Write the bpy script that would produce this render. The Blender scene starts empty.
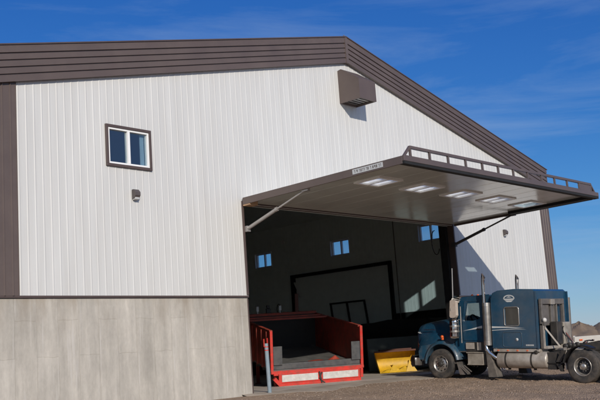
import bpy, bmesh, math, random
from mathutils import Vector, Matrix, Euler, noise
R = math.radians
random.seed(7)
sc = bpy.context.scene
COL = sc.collection

# ------------------------------------------------------------------ materials
def nd(nt, t, **kw):
    n = nt.nodes.new(t)
    for k, v in kw.items(): setattr(n, k, v)
    return n

def mat(name, col, rough=.5, metal=0., var=.12, vscale=3., stretch=(1, 1, 1), bump=0., bscale=40., dirt=None, dirt_amt=0., dscale=1.5, rvar=.1, coat=0., spec=.5):
    m = bpy.data.materials.new(name); m.use_nodes = True
    nt = m.node_tree; b = nt.nodes['Principled BSDF']
    tc = nd(nt, 'ShaderNodeTexCoord'); mp = nd(nt, 'ShaderNodeMapping'); mp.inputs['Scale'].default_value = stretch
    nt.links.new(tc.outputs['Object'], mp.inputs['Vector'])
    n = nd(nt, 'ShaderNodeTexNoise'); n.inputs['Scale'].default_value = vscale; n.inputs['Detail'].default_value = 6
    nt.links.new(mp.outputs[0], n.inputs['Vector'])
    r = nd(nt, 'ShaderNodeMapRange'); r.inputs['From Min'].default_value = .3; r.inputs['From Max'].default_value = .7
    r.inputs['To Min'].default_value = 1 - var; r.inputs['To Max'].default_value = 1 + var
    nt.links.new(n.outputs['Fac'], r.inputs['Value'])
    mx = nd(nt, 'ShaderNodeMix', data_type='RGBA', blend_type='MULTIPLY'); mx.inputs['Factor'].default_value = 1
    mx.inputs['A'].default_value = (*col, 1)
    nt.links.new(r.outputs[0], mx.inputs['B'])
    out = mx.outputs['Result']
    if dirt:
        n2 = nd(nt, 'ShaderNodeTexNoise'); n2.inputs['Scale'].default_value = dscale; n2.inputs['Detail'].default_value = 9; n2.inputs['Roughness'].default_value = .7
        nt.links.new(mp.outputs[0], n2.inputs['Vector'])
        r2 = nd(nt, 'ShaderNodeMapRange'); r2.inputs['From Min'].default_value = .42; r2.inputs['From Max'].default_value = .72
        r2.inputs['To Max'].default_value = dirt_amt; r2.clamp = True
        nt.links.new(n2.outputs['Fac'], r2.inputs['Value'])
        m2 = nd(nt, 'ShaderNodeMix', data_type='RGBA'); m2.inputs['B'].default_value = (*dirt, 1)
        nt.links.new(r2.outputs[0], m2.inputs['Factor']); nt.links.new(out, m2.inputs['A']); out = m2.outputs['Result']
    nt.links.new(out, b.inputs['Base Color'])
    rr = nd(nt, 'ShaderNodeMapRange'); rr.inputs['To Min'].default_value = max(.02, rough - rvar); rr.inputs['To Max'].default_value = min(1, rough + rvar)
    nt.links.new(n.outputs['Fac'], rr.inputs['Value']); nt.links.new(rr.outputs[0], b.inputs['Roughness'])
    b.inputs['Metallic'].default_value = metal; b.inputs['Coat Weight'].default_value = coat; b.inputs['Coat Roughness'].default_value = .08
    b.inputs['Specular IOR Level'].default_value = spec
    if bump:
        n3 = nd(nt, 'ShaderNodeTexNoise'); n3.inputs['Scale'].default_value = bscale; n3.inputs['Detail'].default_value = 8
        nt.links.new(mp.outputs[0], n3.inputs['Vector'])
        bp = nd(nt, 'ShaderNodeBump'); bp.inputs['Strength'].default_value = bump; bp.inputs['Distance'].default_value = .02
        nt.links.new(n3.outputs['Fac'], bp.inputs['Height']); nt.links.new(bp.outputs[0], b.inputs['Normal'])
    return m

def srgb(r, g, b):
    f = lambda v: ((v/255 + .055)/1.055)**2.4 if v > 10 else v/255/12.92
    return (f(r), f(g), f(b))

M = {}
M['white_steel'] = mat('white_painted_steel', (.62, .615, .59), .42, var=.045, vscale=.6, stretch=(5, 5, .35), dirt=(.42, .38, .33), dirt_amt=.22, dscale=.7)
M['brown_steel'] = mat('brown_painted_steel', (.108, .080, .070), .42, var=.07, vscale=1.2, dirt=(.2, .16, .13), dirt_amt=.15)
M['brown_trim'] = mat('brown_trim', (.088, .062, .054), .45, var=.08)
M['liner'] = mat('grey_liner_steel', (.74, .80, .76), .5, var=.04)
M['door_liner'] = mat('door_liner_steel', (.66, .68, .63), .14, var=.08, vscale=.7, bump=.05, bscale=.9, rvar=.06, spec=.8)
M['rubber_and_shade'] = mat('black_rubber_and_shade', (.012, .012, .012), .8, var=.3)  # rubber on the door's front seal, elsewhere shade put into the colour
M['shed_roof'] = mat('roof_steel', (.16, .12, .11), .4)
M['black'] = mat('black_paint', (.008, .008, .009), .5, var=.3, dirt=(.05, .04, .03), dirt_amt=.2)
M['rubber'] = mat('tyre_rubber', (.035, .033, .031), .85, var=.25, vscale=8, dirt=(.13, .10, .075), dirt_amt=.75, dscale=4, bump=.2, bscale=60)
M['rubber_flap'] = mat('rubber_flap', (.10, .09, .08), .85, var=.3, vscale=6, dirt=(.2, .16, .12), dirt_amt=.6)
M['blue'] = mat('dark_blue_truck_paint', (.007, .051, .100), .25, var=.10, vscale=3, dirt=(.13, .115, .10), dirt_amt=.24, dscale=2.2, coat=.6)
M['blue_dusty'] = mat('dusty_blue_paint', (.011, .062, .11), .4, var=.15, vscale=4, dirt=(.16, .13, .10), dirt_amt=.55, dscale=3, coat=.2)
M['chrome'] = mat('chrome', (.62, .61, .60), .14, metal=1, var=.06, dirt=(.25, .2, .16), dirt_amt=.3, dscale=6)
M['alum'] = mat('dull_aluminium', (.50, .47, .43), .36, metal=.85, var=.1, vscale=5, dirt=(.22, .17, .13), dirt_amt=.5, dscale=3)
M['alum_tank'] = mat('dusty_aluminium_tank', (.50, .45, .39), .45, metal=.35, var=.1, vscale=4, dirt=(.20, .155, .115), dirt_amt=.75, dscale=2.5)
M['step'] = mat('dusty_step_box', (.40, .36, .30), .55, metal=.3, var=.15, vscale=5, dirt=(.19, .15, .11), dirt_amt=.8, dscale=3)
M['grey_metal'] = mat('grey_rack_metal', (.18, .16, .14), .5, metal=.4, var=.2, vscale=5, dirt=(.2, .16, .13), dirt_amt=.5)
M['dark_metal'] = mat('dark_frame_metal', (.03, .028, .026), .6, metal=.2, var=.3, dirt=(.12, .095, .07), dirt_amt=.5)
M['red'] = mat('red_paint', (.60, .030, .020), .42, var=.15, vscale=4, dirt=(.20, .075, .05), dirt_amt=.75, dscale=7)
M['red_dark'] = mat('worn_dark_red_paint', (.33, .042, .022), .6, var=.3, vscale=3, dirt=(.09, .035, .02), dirt_amt=.7, dscale=2)
M['rubber_mat'] = mat('grey_rubber_lining', (.055, .057, .06), .6, var=.25, vscale=5, dirt=(.14, .13, .12), dirt_amt=.5, dscale=4)
M['headboard_dark'] = mat('dark_inner_plate', (.02, .018, .016), .7, var=.3)
M['floor_plate'] = mat('worn_floor_plate', (.12, .12, .115), .5, var=.3, vscale=3)
M['panel_alum'] = mat('bright_aluminium_plate', (.66, .65, .62), .42, metal=.35, var=.10, vscale=9, dirt=(.4, .34, .3), dirt_amt=.45, dscale=8)
M['yellow'] = mat('yellow_paint', (.62, .37, .012), .5, var=.12, vscale=6, dirt=(.25, .16, .03), dirt_amt=.45, dscale=4)
M['brown_rust'] = mat('rusty_edge_steel', (.10, .034, .02), .7, var=.3)
M['white_vinyl'] = mat('white_vinyl', (.84, .84, .82), .4, var=.02)
M['post_blue'] = mat('pale_blue_paint', (.20, .26, .30), .6, var=.12, vscale=7, dirt=(.30, .28, .25), dirt_amt=.5)
M['orange'] = mat('amber_lens', (.75, .13, .03), .25, var=.05)
M['redlens'] = mat('red_lens', (.5, .02, .02), .25, var=.05)
M['white_paint'] = mat('white_trailer_paint', (.62, .60, .56), .45, var=.08, dirt=(.28, .22, .17), dirt_amt=.4, dscale=3)
M['wood'] = mat('grey_deck_wood', (.20, .165, .13), .8, var=.2, stretch=(1, 8, 1))
M['tan'] = mat('tan_weatherstrip', (.42, .26, .15), .7)
M['mirror_shell'] = mat('dusty_pale_mirror_shell', (.55, .47, .40), .35, var=.15, vscale=6, dirt=(.25, .18, .13), dirt_amt=.6, dscale=6)
M['pale'] = mat('pale_vinyl_stripe', (.52, .53, .52), .4, var=.04)
M['seat'] = mat('dark_seat_cloth', (.03, .03, .032), .9)
M['steel_rod'] = mat('cylinder_steel', (.40, .38, .36), .35, metal=.6, var=.1)
M['dark_cyl'] = mat('dark_cylinder_paint', (.045, .042, .042), .45)
M['lampgrey'] = mat('bronze_lamp_case', (.09, .075, .07), .5)
M['lens'] = mat('frosted_lens', (.5, .5, .48), .3)
M['hose_blue'] = mat('blue_air_hose', (.03, .08, .2), .5)
M['hose_red'] = mat('red_air_hose', (.25, .04, .02), .5)
M['tarp'] = mat('dark_tarp', (.016, .015, .014), .7, var=.4)
M['panelgrey'] = mat('green_grey_steel', (.10, .115, .105), .6, var=.15)

def glass_mat(name, col=(1, 1, 1), trans=.75, tint=(.75, .85, .9)):
    m = bpy.data.materials.new(name); m.use_nodes = True; nt = m.node_tree
    nt.nodes.remove(nt.nodes['Principled BSDF']); out = nt.nodes['Material Output']
    t = nd(nt, 'ShaderNodeBsdfTransparent'); t.inputs[0].default_value = (*tint, 1)
    g = nd(nt, 'ShaderNodeBsdfGlossy'); g.inputs['Roughness'].default_value = .03
    n = nd(nt, 'ShaderNodeTexNoise'); n.inputs['Scale'].default_value = .9
    bp = nd(nt, 'ShaderNodeBump'); bp.inputs['Strength'].default_value = .05; nt.links.new(n.outputs['Fac'], bp.inputs['Height']); nt.links.new(bp.outputs[0], g.inputs['Normal'])
    f0 = nd(nt, 'ShaderNodeLayerWeight'); f0.inputs[0].default_value = .5
    f = nd(nt, 'ShaderNodeMath', operation='POWER'); f.inputs[1].default_value = 4; nt.links.new(f0.outputs['Facing'], f.inputs[0])
    a = nd(nt, 'ShaderNodeMath', operation='MULTIPLY_ADD'); a.inputs[1].default_value = .8; a.inputs[2].default_value = .13; nt.links.new(f.outputs[0], a.inputs[0])
    mx = nd(nt, 'ShaderNodeMixShader'); nt.links.new(a.outputs[0], mx.inputs[0]); nt.links.new(t.outputs[0], mx.inputs[1]); nt.links.new(g.outputs[0], mx.inputs[2])
    nt.links.new(mx.outputs[0], out.inputs[0])
    return m
def frosted():
    m = bpy.data.materials.new('frosted_panel'); m.use_nodes = True; nt = m.node_tree; nt.nodes.remove(nt.nodes['Principled BSDF']); out = nt.nodes['Material Output']
    t = nd(nt, 'ShaderNodeBsdfTransparent'); t.inputs[0].default_value = (.9, .92, .92, 1)
    l = nd(nt, 'ShaderNodeBsdfTranslucent'); l.inputs[0].default_value = (.93, .93, .92, 1)
    n = nd(nt, 'ShaderNodeTexNoise'); n.inputs['Scale'].default_value = 4
    r = nd(nt, 'ShaderNodeMapRange'); r.inputs['To Min'].default_value = .62; r.inputs['To Max'].default_value = .82; nt.links.new(n.outputs['Fac'], r.inputs['Value'])
    mx = nd(nt, 'ShaderNodeMixShader'); nt.links.new(r.outputs[0], mx.inputs[0]); nt.links.new(t.outputs[0], mx.inputs[1]); nt.links.new(l.outputs[0], mx.inputs[2]); nt.links.new(mx.outputs[0], out.inputs[0])
    return m
M['frosted'] = frosted()
M['glass'] = glass_mat('window_glass')
M['tint_glass'] = glass_mat('tinted_glass', tint=(.22, .22, .2))
M['skylight'] = mat('door_light_glass', (.7, .72, .72), .2, var=.02)

# board-formed concrete
def concrete_wall():
    m = bpy.data.materials.new('board_formed_concrete'); m.use_nodes = True
    nt = m.node_tree; b = nt.nodes['Principled BSDF']; L = nt.links.new
    tc = nd(nt, 'ShaderNodeTexCoord')
    sep = nd(nt, 'ShaderNodeSeparateXYZ'); L(tc.outputs['Object'], sep.inputs[0])
    comb = nd(nt, 'ShaderNodeCombineXYZ'); L(sep.outputs['Z'], comb.inputs['X']); L(sep.outputs['X'], comb.inputs['Y'])
    br = nd(nt, 'ShaderNodeTexBrick'); wn = nd(nt, 'ShaderNodeTexNoise'); wn.inputs['Scale'].default_value = 2.5; L(tc.outputs['Object'], wn.inputs['Vector'])
    wv = nd(nt, 'ShaderNodeVectorMath', operation='MULTIPLY_ADD'); wv.inputs[1].default_value = (.10, .05, 0); L(wn.outputs['Color'], wv.inputs[0]); L(comb.outputs[0], wv.inputs[2]); L(wv.outputs[0], br.inputs['Vector'])
    br.inputs['Scale'].default_value = 1; br.inputs['Brick Width'].default_value = 2.44; br.inputs['Row Height'].default_value = .61
    br.inputs['Mortar Size'].default_value = .009; br.inputs['Mortar Smooth'].default_value = 1; br.offset = .37
    br.inputs['Color1'].default_value = (.475, .438, .380, 1); br.inputs['Color2'].default_value = (.50, .463, .405, 1); br.inputs['Mortar'].default_value = (.40, .365, .305, 1)
    def noise(scale, st, det=8, ro=.6):
        mp = nd(nt, 'ShaderNodeMapping'); mp.inputs['Scale'].default_value = st; L(tc.outputs['Object'], mp.inputs[0])
        n = nd(nt, 'ShaderNodeTexNoise'); n.inputs['Scale'].default_value = scale; n.inputs['Detail'].default_value = det; n.inputs['Roughness'].default_value = ro
        L(mp.outputs[0], n.inputs['Vector']); return n.outputs['Fac']
    def mr(s, a, b_, c, d):
        r = nd(nt, 'ShaderNodeMapRange'); r.clamp = True
        for i, v in zip(('From Min', 'From Max', 'To Min', 'To Max'), (a, b_, c, d)): r.inputs[i].default_value = v
        L(s, r.inputs['Value']); return r.outputs[0]
    def mul(c, f):
        x = nd(nt, 'ShaderNodeMix', data_type='RGBA', blend_type='MULTIPLY'); x.inputs['Factor'].default_value = 1; L(c, x.inputs['A']); L(f, x.inputs['B']); return x.outputs['Result']
    c = mul(br.outputs['Color'], mr(noise(1., (3.2, 3, .22)), .33, .70, .83, 1.09))      # vertical runs
    c = mul(c, mr(noise(.9, (1.3, 1, .6)), .35, .65, .87, 1.10)); c = mul(c, mr(noise(5, (1.5, 1, .5)), .35, .7, .92, 1.05))
    c = mul(c, mr(noise(14, (1, 1, .6)), .3, .75, .93, 1.05))
    # pale drips
    x = nd(nt, 'ShaderNodeMix', data_type='RGBA'); x.inputs['B'].default_value = (.56, .53, .49, 1); L(c, x.inputs['A'])
    L(mr(noise(1., (9, 9, .35), 3), .58, .70, 0, .6), x.inputs['Factor']); c = x.outputs['Result']
    x = nd(nt, 'ShaderNodeMix', data_type='RGBA'); x.inputs['B'].default_value = (.27, .215, .155, 1); L(c, x.inputs['A'])
    # brown runoff below the flashing
    mth = nd(nt, 'ShaderNodeMath', operation='MULTIPLY'); L(mr(sep.outputs['Z'], 1.9, 2.95, 0, 1), mth.inputs[0]); L(mr(noise(1., (2.2, 2, .5), 6), .45, .75, 0, .75), mth.inputs[1])
    L(mth.outputs[0], x.inputs['Factor']); c = x.outputs['Result']
    L(c, b.inputs['Base Color']); b.inputs['Roughness'].default_value = .85
    bp = nd(nt, 'ShaderNodeBump'); bp.inputs['Strength'].default_value = .35; bp.inputs['Distance'].default_value = .01
    add = nd(nt, 'ShaderNodeMath', operation='SUBTRACT'); L(noise(30, (1, 1, 1)), add.inputs[0]); L(br.outputs['Fac'], add.inputs[1]); L(add.outputs[0], bp.inputs['Height'])
    L(bp.outputs[0], b.inputs['Normal'])
    return m
M['concrete_wall'] = concrete_wall()
M['slab'] = mat('worn_concrete_slab', (.40, .335, .265), .85, var=.15, vscale=1.5, dirt=(.25, .195, .15), dirt_amt=.7, dscale=1.1, bump=.15, bscale=20)

M['slab_in'] = mat('trowelled_concrete_floor', (.52, .47, .41), .6, var=.12, vscale=.8, dirt=(.30, .25, .20), dirt_amt=.6, dscale=.7)
def ground_mat():
    m = bpy.data.materials.new('packed_gravel_and_dirt'); m.use_nodes = True
    nt = m.node_tree; b = nt.nodes['Principled BSDF']; L = nt.links.new
    tc = nd(nt, 'ShaderNodeTexCoord')
    def noise(scale, det=10, ro=.6):
        n = nd(nt, 'ShaderNodeTexNoise'); n.inputs['Scale'].default_value = scale; n.inputs['Detail'].default_value = det; n.inputs['Roughness'].default_value = ro
        L(tc.outputs['Object'], n.inputs['Vector']); return n.outputs['Fac']
    cr = nd(nt, 'ShaderNodeValToRGB'); e = cr.color_ramp.elements
    e[0].position = .3; e[0].color = (.15, .096, .060, 1); e[1].position = .70; e[1].color = (.50, .34, .215, 1)
    a = nd(nt, 'ShaderNodeMath', operation='MULTIPLY_ADD'); a.inputs[1].default_value = .5
    h = nd(nt, 'ShaderNodeMath', operation='MULTIPLY'); h.inputs[1].default_value = .5; L(noise(9, 12, .75), h.inputs[0])
    L(noise(.5), a.inputs[0]); L(h.outputs[0], a.inputs[2]); L(a.outputs[0], cr.inputs[0])
    v = nd(nt, 'ShaderNodeTexVoronoi'); v.inputs['Scale'].default_value = 22; L(tc.outputs['Object'], v.inputs['Vector'])
    mx = nd(nt, 'ShaderNodeMix', data_type='RGBA', blend_type='OVERLAY'); mx.inputs['Factor'].default_value = .3; L(cr.outputs[0], mx.inputs['A']); bwn = nd(nt, 'ShaderNodeRGBToBW'); L(v.outputs['Color'], bwn.inputs[0]); L(bwn.outputs[0], mx.inputs['B'])
    hs = nd(nt, 'ShaderNodeHueSaturation'); hs.inputs['Saturation'].default_value = .95; L(mx.outputs['Result'], hs.inputs['Color'])
    L(hs.outputs[0], b.inputs['Base Color']); b.inputs['Roughness'].default_value = .95
    bp = nd(nt, 'ShaderNodeBump'); bp.inputs['Strength'].default_value = .8; bp.inputs['Distance'].default_value = .05
    s = nd(nt, 'ShaderNodeMath', operation='ADD'); L(noise(6, 12, .7), s.inputs[0]); L(v.outputs['Distance'], s.inputs[1]); L(s.outputs[0], bp.inputs['Height']); L(bp.outputs[0], b.inputs['Normal'])
    return m
M['ground'] = ground_mat()
M['mound'] = mat('dry_soil', (.215, .155, .105), .95, var=.3, vscale=.8, dirt=(.12, .085, .06), dirt_amt=.7, dscale=.5, bump=1, bscale=3)
M['stone'] = mat('gravel_stone', (.22, .165, .125), .9, var=.35, vscale=12)

# ------------------------------------------------------------------ mesh builder
SPLIT = {'base_flashing', 'wall_shade_sheet', 'side_glass', 'coiled_line', 'bumper_bracket', 'hand_hole', 'lettering', 'small_lettering', 'skin_seam', 'vent_louvre', 'grille_bar', 'hinge', 'seat', 'cab_sill', 'cowl', 'red_band', 'red_bracket', 'door_post', 'rack_brace', 'rear_bumper', 'cross_rail', 'sun_streak', 'axle', 'strap', 'step_tread', 'battery_step', 'beam', 'rim', 'cabinet_door', 'side_board', 'work_lamp', 'fender_bracket', 'wet_kit_tank', 'fifth_wheel', 'subframe', 'nose_badge', 'turn_signal', 'side_stripe', 'side_door_frame', 'ridge_cover', 'step_box', 'mud_flap', 'side_rail', 'folded_plate', 'opening_trim', 'concrete_stem_wall'}
class MB:
    def __init__(s): s.v = []; s.f = []; s.sm = []; s.mi = []
    def add(s, vs, fs, smooth=False, mi=0, mx=None):
        o = len(s.v)
        s.v += [tuple(mx @ Vector(p)) if mx else tuple(p) for p in vs]
        for f in fs: s.f.append([o+i for i in f]); s.sm.append(smooth); s.mi.append(mi)
        return s
    def box(s, x0, x1, y0, y1, z0, z1, mx=None, mi=0):
        vs = [(x, y, z) for x in (x0, x1) for y in (y0, y1) for z in (z0, z1)]
        return s.add(vs, [(0, 1, 3, 2), (4, 6, 7, 5), (0, 4, 5, 1), (2, 3, 7, 6), (0, 2, 6, 4), (1, 5, 7, 3)], mx=mx, mi=mi)
    def bar(s, p0, p1, w, h=None, up=(0, 0, 1), mi=0):
        h = h or w; p0 = Vector(p0); p1 = Vector(p1); d = (p1-p0); L = d.length; d.normalize()
        u = Vector(up); x = d.cross(u)
        if x.length < 1e-3: x = d.cross(Vector((1, 0, 0)))
        x.normalize(); z = x.cross(d)
        mx = Matrix((x, d, z)).transposed().to_4x4(); mx.translation = p0
        return s.box(-w/2, w/2, 0, L, -h/2, h/2, mx, mi)
    def cyl(s, p0, p1, r0, r1=None, n=20, caps=True, mi=0):
        r1 = r0 if r1 is None else r1
        p0 = Vector(p0); p1 = Vector(p1); d = (p1-p0).normalized()
        a = d.orthogonal().normalized(); b = d.cross(a)
        def ring(p, r): return [p + (a*math.cos(2*math.pi*i/n) + b*math.sin(2*math.pi*i/n))*r for i in range(n)]
        A, B = ring(p0, r0), ring(p1, r1)
        s.add(A+B, [(i, (i+1) % n, n+(i+1) % n, n+i) for i in range(n)], True, mi)
        if caps:
            s.add(A, [tuple(range(n))[::-1]], False, mi); s.add(B, [tuple(range(n))], False, mi)
        return s
    def tube(s, pts, r, n=8, mi=0, caps=True):
        P = [Vector(p) for p in pts]; rings = []
        prev = None
        for i, p in enumerate(P):
            d = (P[min(i+1, len(P)-1)] - P[max(i-1, 0)]).normalized()
            a = (prev - d*prev.dot(d)).normalized() if prev is not None else d.orthogonal().normalized()
            prev = a; b = d.cross(a)
            rr = r[i] if isinstance(r, (list, tuple)) else r
            rings.append([p + (a*math.cos(2*math.pi*k/n)+b*math.sin(2*math.pi*k/n))*rr for k in range(n)])
        return s.loft(rings, True, caps, mi)
    def loft(s, rings, smooth=True, caps=True, mi=0, closed=True):
        n = len(rings[0]); vs = [p for r in rings for p in r]; fs = []
        for j in range(len(rings)-1):
            for i in range(n if closed else n-1):
                fs.append((j*n+i, j*n+(i+1) % n, (j+1)*n+(i+1) % n, (j+1)*n+i))
        s.add(vs, fs, smooth, mi)
        if caps: s.add(rings[0], [tuple(range(n))[::-1]], False, mi); s.add(rings[-1], [tuple(range(n))], False, mi)
        return s
    def lathe(s, prof, c=(0, 0, 0), axis='X', n=40, mi=0, smooth=True):
        # prof: (a, r) along axis
        rings = []
        for a, r in prof:
            ring = []
            for i in range(n):
                t = 2*math.pi*i/n; u, w = r*math.cos(t), r*math.sin(t)
                p = {'X': (a, u, w), 'Y': (u, a, w), 'Z': (u, w, a)}[axis]
                ring.append((p[0]+c[0], p[1]+c[1], p[2]+c[2]))
            rings.append(ring)
        return s.loft(rings, smooth, False, mi)
    def prism(s, poly, a0, a1, axis='X', mi=0, smooth=False):
        def P(a, p): return {'X': (a, p[0], p[1]), 'Y': (p[0], a, p[1]), 'Z': (p[0], p[1], a)}[axis]
        A = [P(a0, p) for p in poly]; B = [P(a1, p) for p in poly]; n = len(poly)
        s.add(A+B, [(i, (i+1) % n, n+(i+1) % n, n+i) for i in range(n)], smooth, mi)
        s.add(A, [tuple(range(n))[::-1]], False, mi); s.add(B, [tuple(range(n))], False, mi)
        return s
    def mesh(s, name):
        me = bpy.data.meshes.new(name); me.from_pydata(s.v, [], s.f)
        me.polygons.foreach_set('use_smooth', s.sm); me.polygons.foreach_set('material_index', s.mi)
        bm = bmesh.new(); bm.from_mesh(me); bmesh.ops.recalc_face_normals(bm, faces=bm.faces); bm.to_mesh(me); bm.free()
        me.update(); return me
    def pieces(s):
        # group the shapes that touch each other; shapes standing apart become pieces of their own
        par = list(range(len(s.v)))
        def find(a):
            while par[a] != a: par[a] = par[par[a]]; a = par[a]
            return a
        for f in s.f:
            for i in f[1:]: par[find(i)] = find(f[0])
        isl = {}
        for k, f in enumerate(s.f): isl.setdefault(find(f[0]), []).append(k)
        L_ = []
        for fs_ in isl.values():
            ps = [s.v[i] for k in fs_ for i in s.f[k]]
            L_.append([fs_, [min(p[a] for p in ps)-.012 for a in range(3)], [max(p[a] for p in ps)+.012 for a in range(3)]])
        ch = True
        while ch:
            ch = False
            for i in range(len(L_)):
                for j in range(len(L_)-1, i, -1):
                    A_, B_ = L_[i], L_[j]
                    if all(A_[1][a] <= B_[2][a] and B_[1][a] <= A_[2][a] for a in range(3)):
                        A_[0] += B_[0]; A_[1] = [min(A_[1][a], B_[1][a]) for a in range(3)]; A_[2] = [max(A_[2][a], B_[2][a]) for a in range(3)]; L_.pop(j); ch = True
        out = []
        for fs_, _, _ in L_:
            m_ = MB(); mp_ = {}
            for k in sorted(fs_):
                f = []
                for i in s.f[k]:
                    if i not in mp_: mp_[i] = len(m_.v); m_.v.append(s.v[i])
                    f.append(mp_[i])
                m_.f.append(f); m_.sm.append(s.sm[k]); m_.mi.append(s.mi[k])
            out.append(m_)
        return out
    def build(s, name, m, parent=None, bev=0., label=None, seg=2, weld=False):
        if name in SPLIT:
            P_ = s.pieces()
            if len(P_) > 1:
                for q_ in P_[::-1]: o = q_.build1(name, m, parent, bev, label, seg, weld)
                return o
        return s.build1(name, m, parent, bev, label, seg, weld)
    def build1(s, name, m, parent=None, bev=0., label=None, seg=2, weld=False):
        me = s.mesh(name)
        if weld:
            bm = bmesh.new(); bm.from_mesh(me); bmesh.ops.remove_doubles(bm, verts=bm.verts, dist=1e-4); bmesh.ops.recalc_face_normals(bm, faces=bm.faces); bm.to_mesh(me); bm.free()
        for x in (m if isinstance(m, (list, tuple)) else [m]): me.materials.append(x)
        o = bpy.data.objects.new(name, me); COL.objects.link(o)
        if parent: o.parent = parent
        if bev:
            b = o.modifiers.new('Bevel', 'BEVEL'); b.width = bev; b.segments = seg; b.limit_method = 'ANGLE'; b.angle_limit = R(40); b.harden_normals = True
        if label: o['label'] = label
        return o

def thing(name, label, cat, loc=(0, 0, 0), rot=(0, 0, 0), group=None):
    o = bpy.data.objects.new(name, None); COL.objects.link(o); o.location = loc; o.rotation_euler = rot
    o['label'] = label; o['category'] = cat
    if group: o['group'] = group
    return o
def tag(o, label, cat, group=None):
    o['label'] = label; o['category'] = cat
    if group: o['group'] = group
    return o
def struct(o): o['kind'] = 'structure'; return o

def cut(o, cutters):
    """apply boolean differences right away; the cutters are deleted"""
    bpy.context.view_layer.update()
    for cb in cutters:
        c = cb.build('cutter', M['black'], o.parent); c.matrix_local = o.matrix_local.copy(); md = o.modifiers.new('b', 'BOOLEAN'); md.operation = 'DIFFERENCE'; md.solver = 'EXACT'; md.object = c
        bpy.context.view_layer.update()
        dg = bpy.context.evaluated_depsgraph_get(); me = bpy.data.meshes.new_from_object(o.evaluated_get(dg))
        o.modifiers.clear(); o.data = me
        bpy.data.objects.remove(c)
    return o

def text(name, s, size, m, parent, loc, rot, ext=.004, squash=1.):
    cu = bpy.data.curves.new(name, 'FONT'); cu.body = s; cu.size = size; cu.extrude = ext; cu.align_x = 'CENTER'; cu.align_y = 'CENTER'
    t = bpy.data.objects.new(name, cu); COL.objects.link(t); bpy.context.view_layer.update()
    me = bpy.data.meshes.new_from_object(t.evaluated_get(bpy.context.evaluated_depsgraph_get())); bpy.data.objects.remove(t)
    me.materials.clear(); me.materials.append(m)
    o = bpy.data.objects.new(name, me); COL.objects.link(o); o.parent = parent; o.location = loc; o.rotation_euler = rot; o.scale = (squash, 1, 1)
    return o

# ------------------------------------------------------------------ terrain
UL, UR, UP = -9.09, 20.52, 5.72          # gable wall left, right, ridge
ZE, ZP, ZC, ZO, W = 9.14, 12.60, 2.95, 5.87, 11.93
SL = (ZP-ZE)/(UR-UP)
DEPTH = 36.
def sstep(a, b, x):
    t = max(0, min(1, (x-a)/(b-a))); return t*t*(3-2*t)
def gz(x, y):
    # yard falls gently away from the gable wall
    d = max(0, -y-1.0)
    z = -.062*min(d, 7.0) + (0 if d < 7 else -.05*(1-math.exp(-(d-7)/3)))
    if x > UR or x < UL or y > 0: z = z if y < 0 else z - .25*sstep(0, 6, max(x-UR, UL-x, y-DEPTH, 0))
    # wheel ruts and hummocks
    if -7 < x < 19 and -19 < y < -1:
        k = sstep(1.2, 3, d)
        z += k*(.05*noise.fractal(Vector((x*.55, y*.9, 3)), .9, 2.1, 5) + .018*noise.fractal(Vector((x*3.1, y*3.1, 7)), .8, 2.1, 4))
        for xr in (2.1, 4.3, 7.6, 9.7):      # wheel ruts curving out of the doorway
            dx = x-(xr + .035*(y+1)**2*(.3 if xr > 5 else -.35)); z -= k*.045*math.exp(-(dx/.22)**2) - k*.025*math.exp(-((abs(dx)-.42)/.14)**2)
    z += .015*math.sin(x*1.9+y*.31)*math.sin(y*.8+x*.2)*sstep(1.5, 4, d) + .012*math.sin(x*5.1+1.3*math.sin(y))*sstep(1.5, 4, d)
    return z
def ground():
    xs = []; ys = []
    x = -60.
    while x < 90: xs.append(x); x += .13 if -5 < x < 17 else (.5 if -8 < x < 26 else 4.)
    y = -40.
    while y < 80: ys.append(y); y += .13 if -15 < y < -.5 else (.5 if -22 < y < 0 else 4.)
    ys = [v for v in ys if not (-.4 < v < .4)] + [-.02]; ys.sort()
    xs = [-3000, -900, -300, -120] + xs + [120, 300, 900, 3000]; ys = [-3000, -900, -300, -120] + ys + [120, 300, 900, 3000]
    n = len(ys); mb = MB()
    vs = [(x, y, gz(x, y) if (-61 < x < 91 and -41 < y < 81) else -.35) for x in xs for y in ys]
    mb.add(vs, [(i*n+j, (i+1)*n+j, (i+1)*n+j+1, i*n+j+1) for i in range(len(xs)-1) for j in range(n-1)], True)
    struct(mb.build('ground', M['ground']))
ground()
fl = MB().box(UL+.2, UR-.2, .02, DEPTH-.2, -.3, .06); struct(fl.build('floor', M['slab_in']))
# ramped apron in front of the opening, its outer edge ragged where gravel runs over it
ap = MB(); n = 60; vs = []
for i in range(n+1):
    x = -.5 + (W+1.5)*i/n
    yo = -1.25 - .25*math.sin(x*1.1) - .12*math.sin(x*3.7+1) - .05*random.random()
    if x < 1.2: yo = -.2 - (x+.5)*.55
    vs += [(x, .02, .058), (x, yo*.5, .035), (x, yo, gz(x, yo)+.008), (x, yo-.12, gz(x, yo-.12)-.03)]
ap.add(vs, [(i*4+k, i*4+4+k, i*4+5+k, i*4+1+k) for i in range(n) for k in range(3)])
struct(ap.build('concrete_apron', M['slab']))

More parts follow.
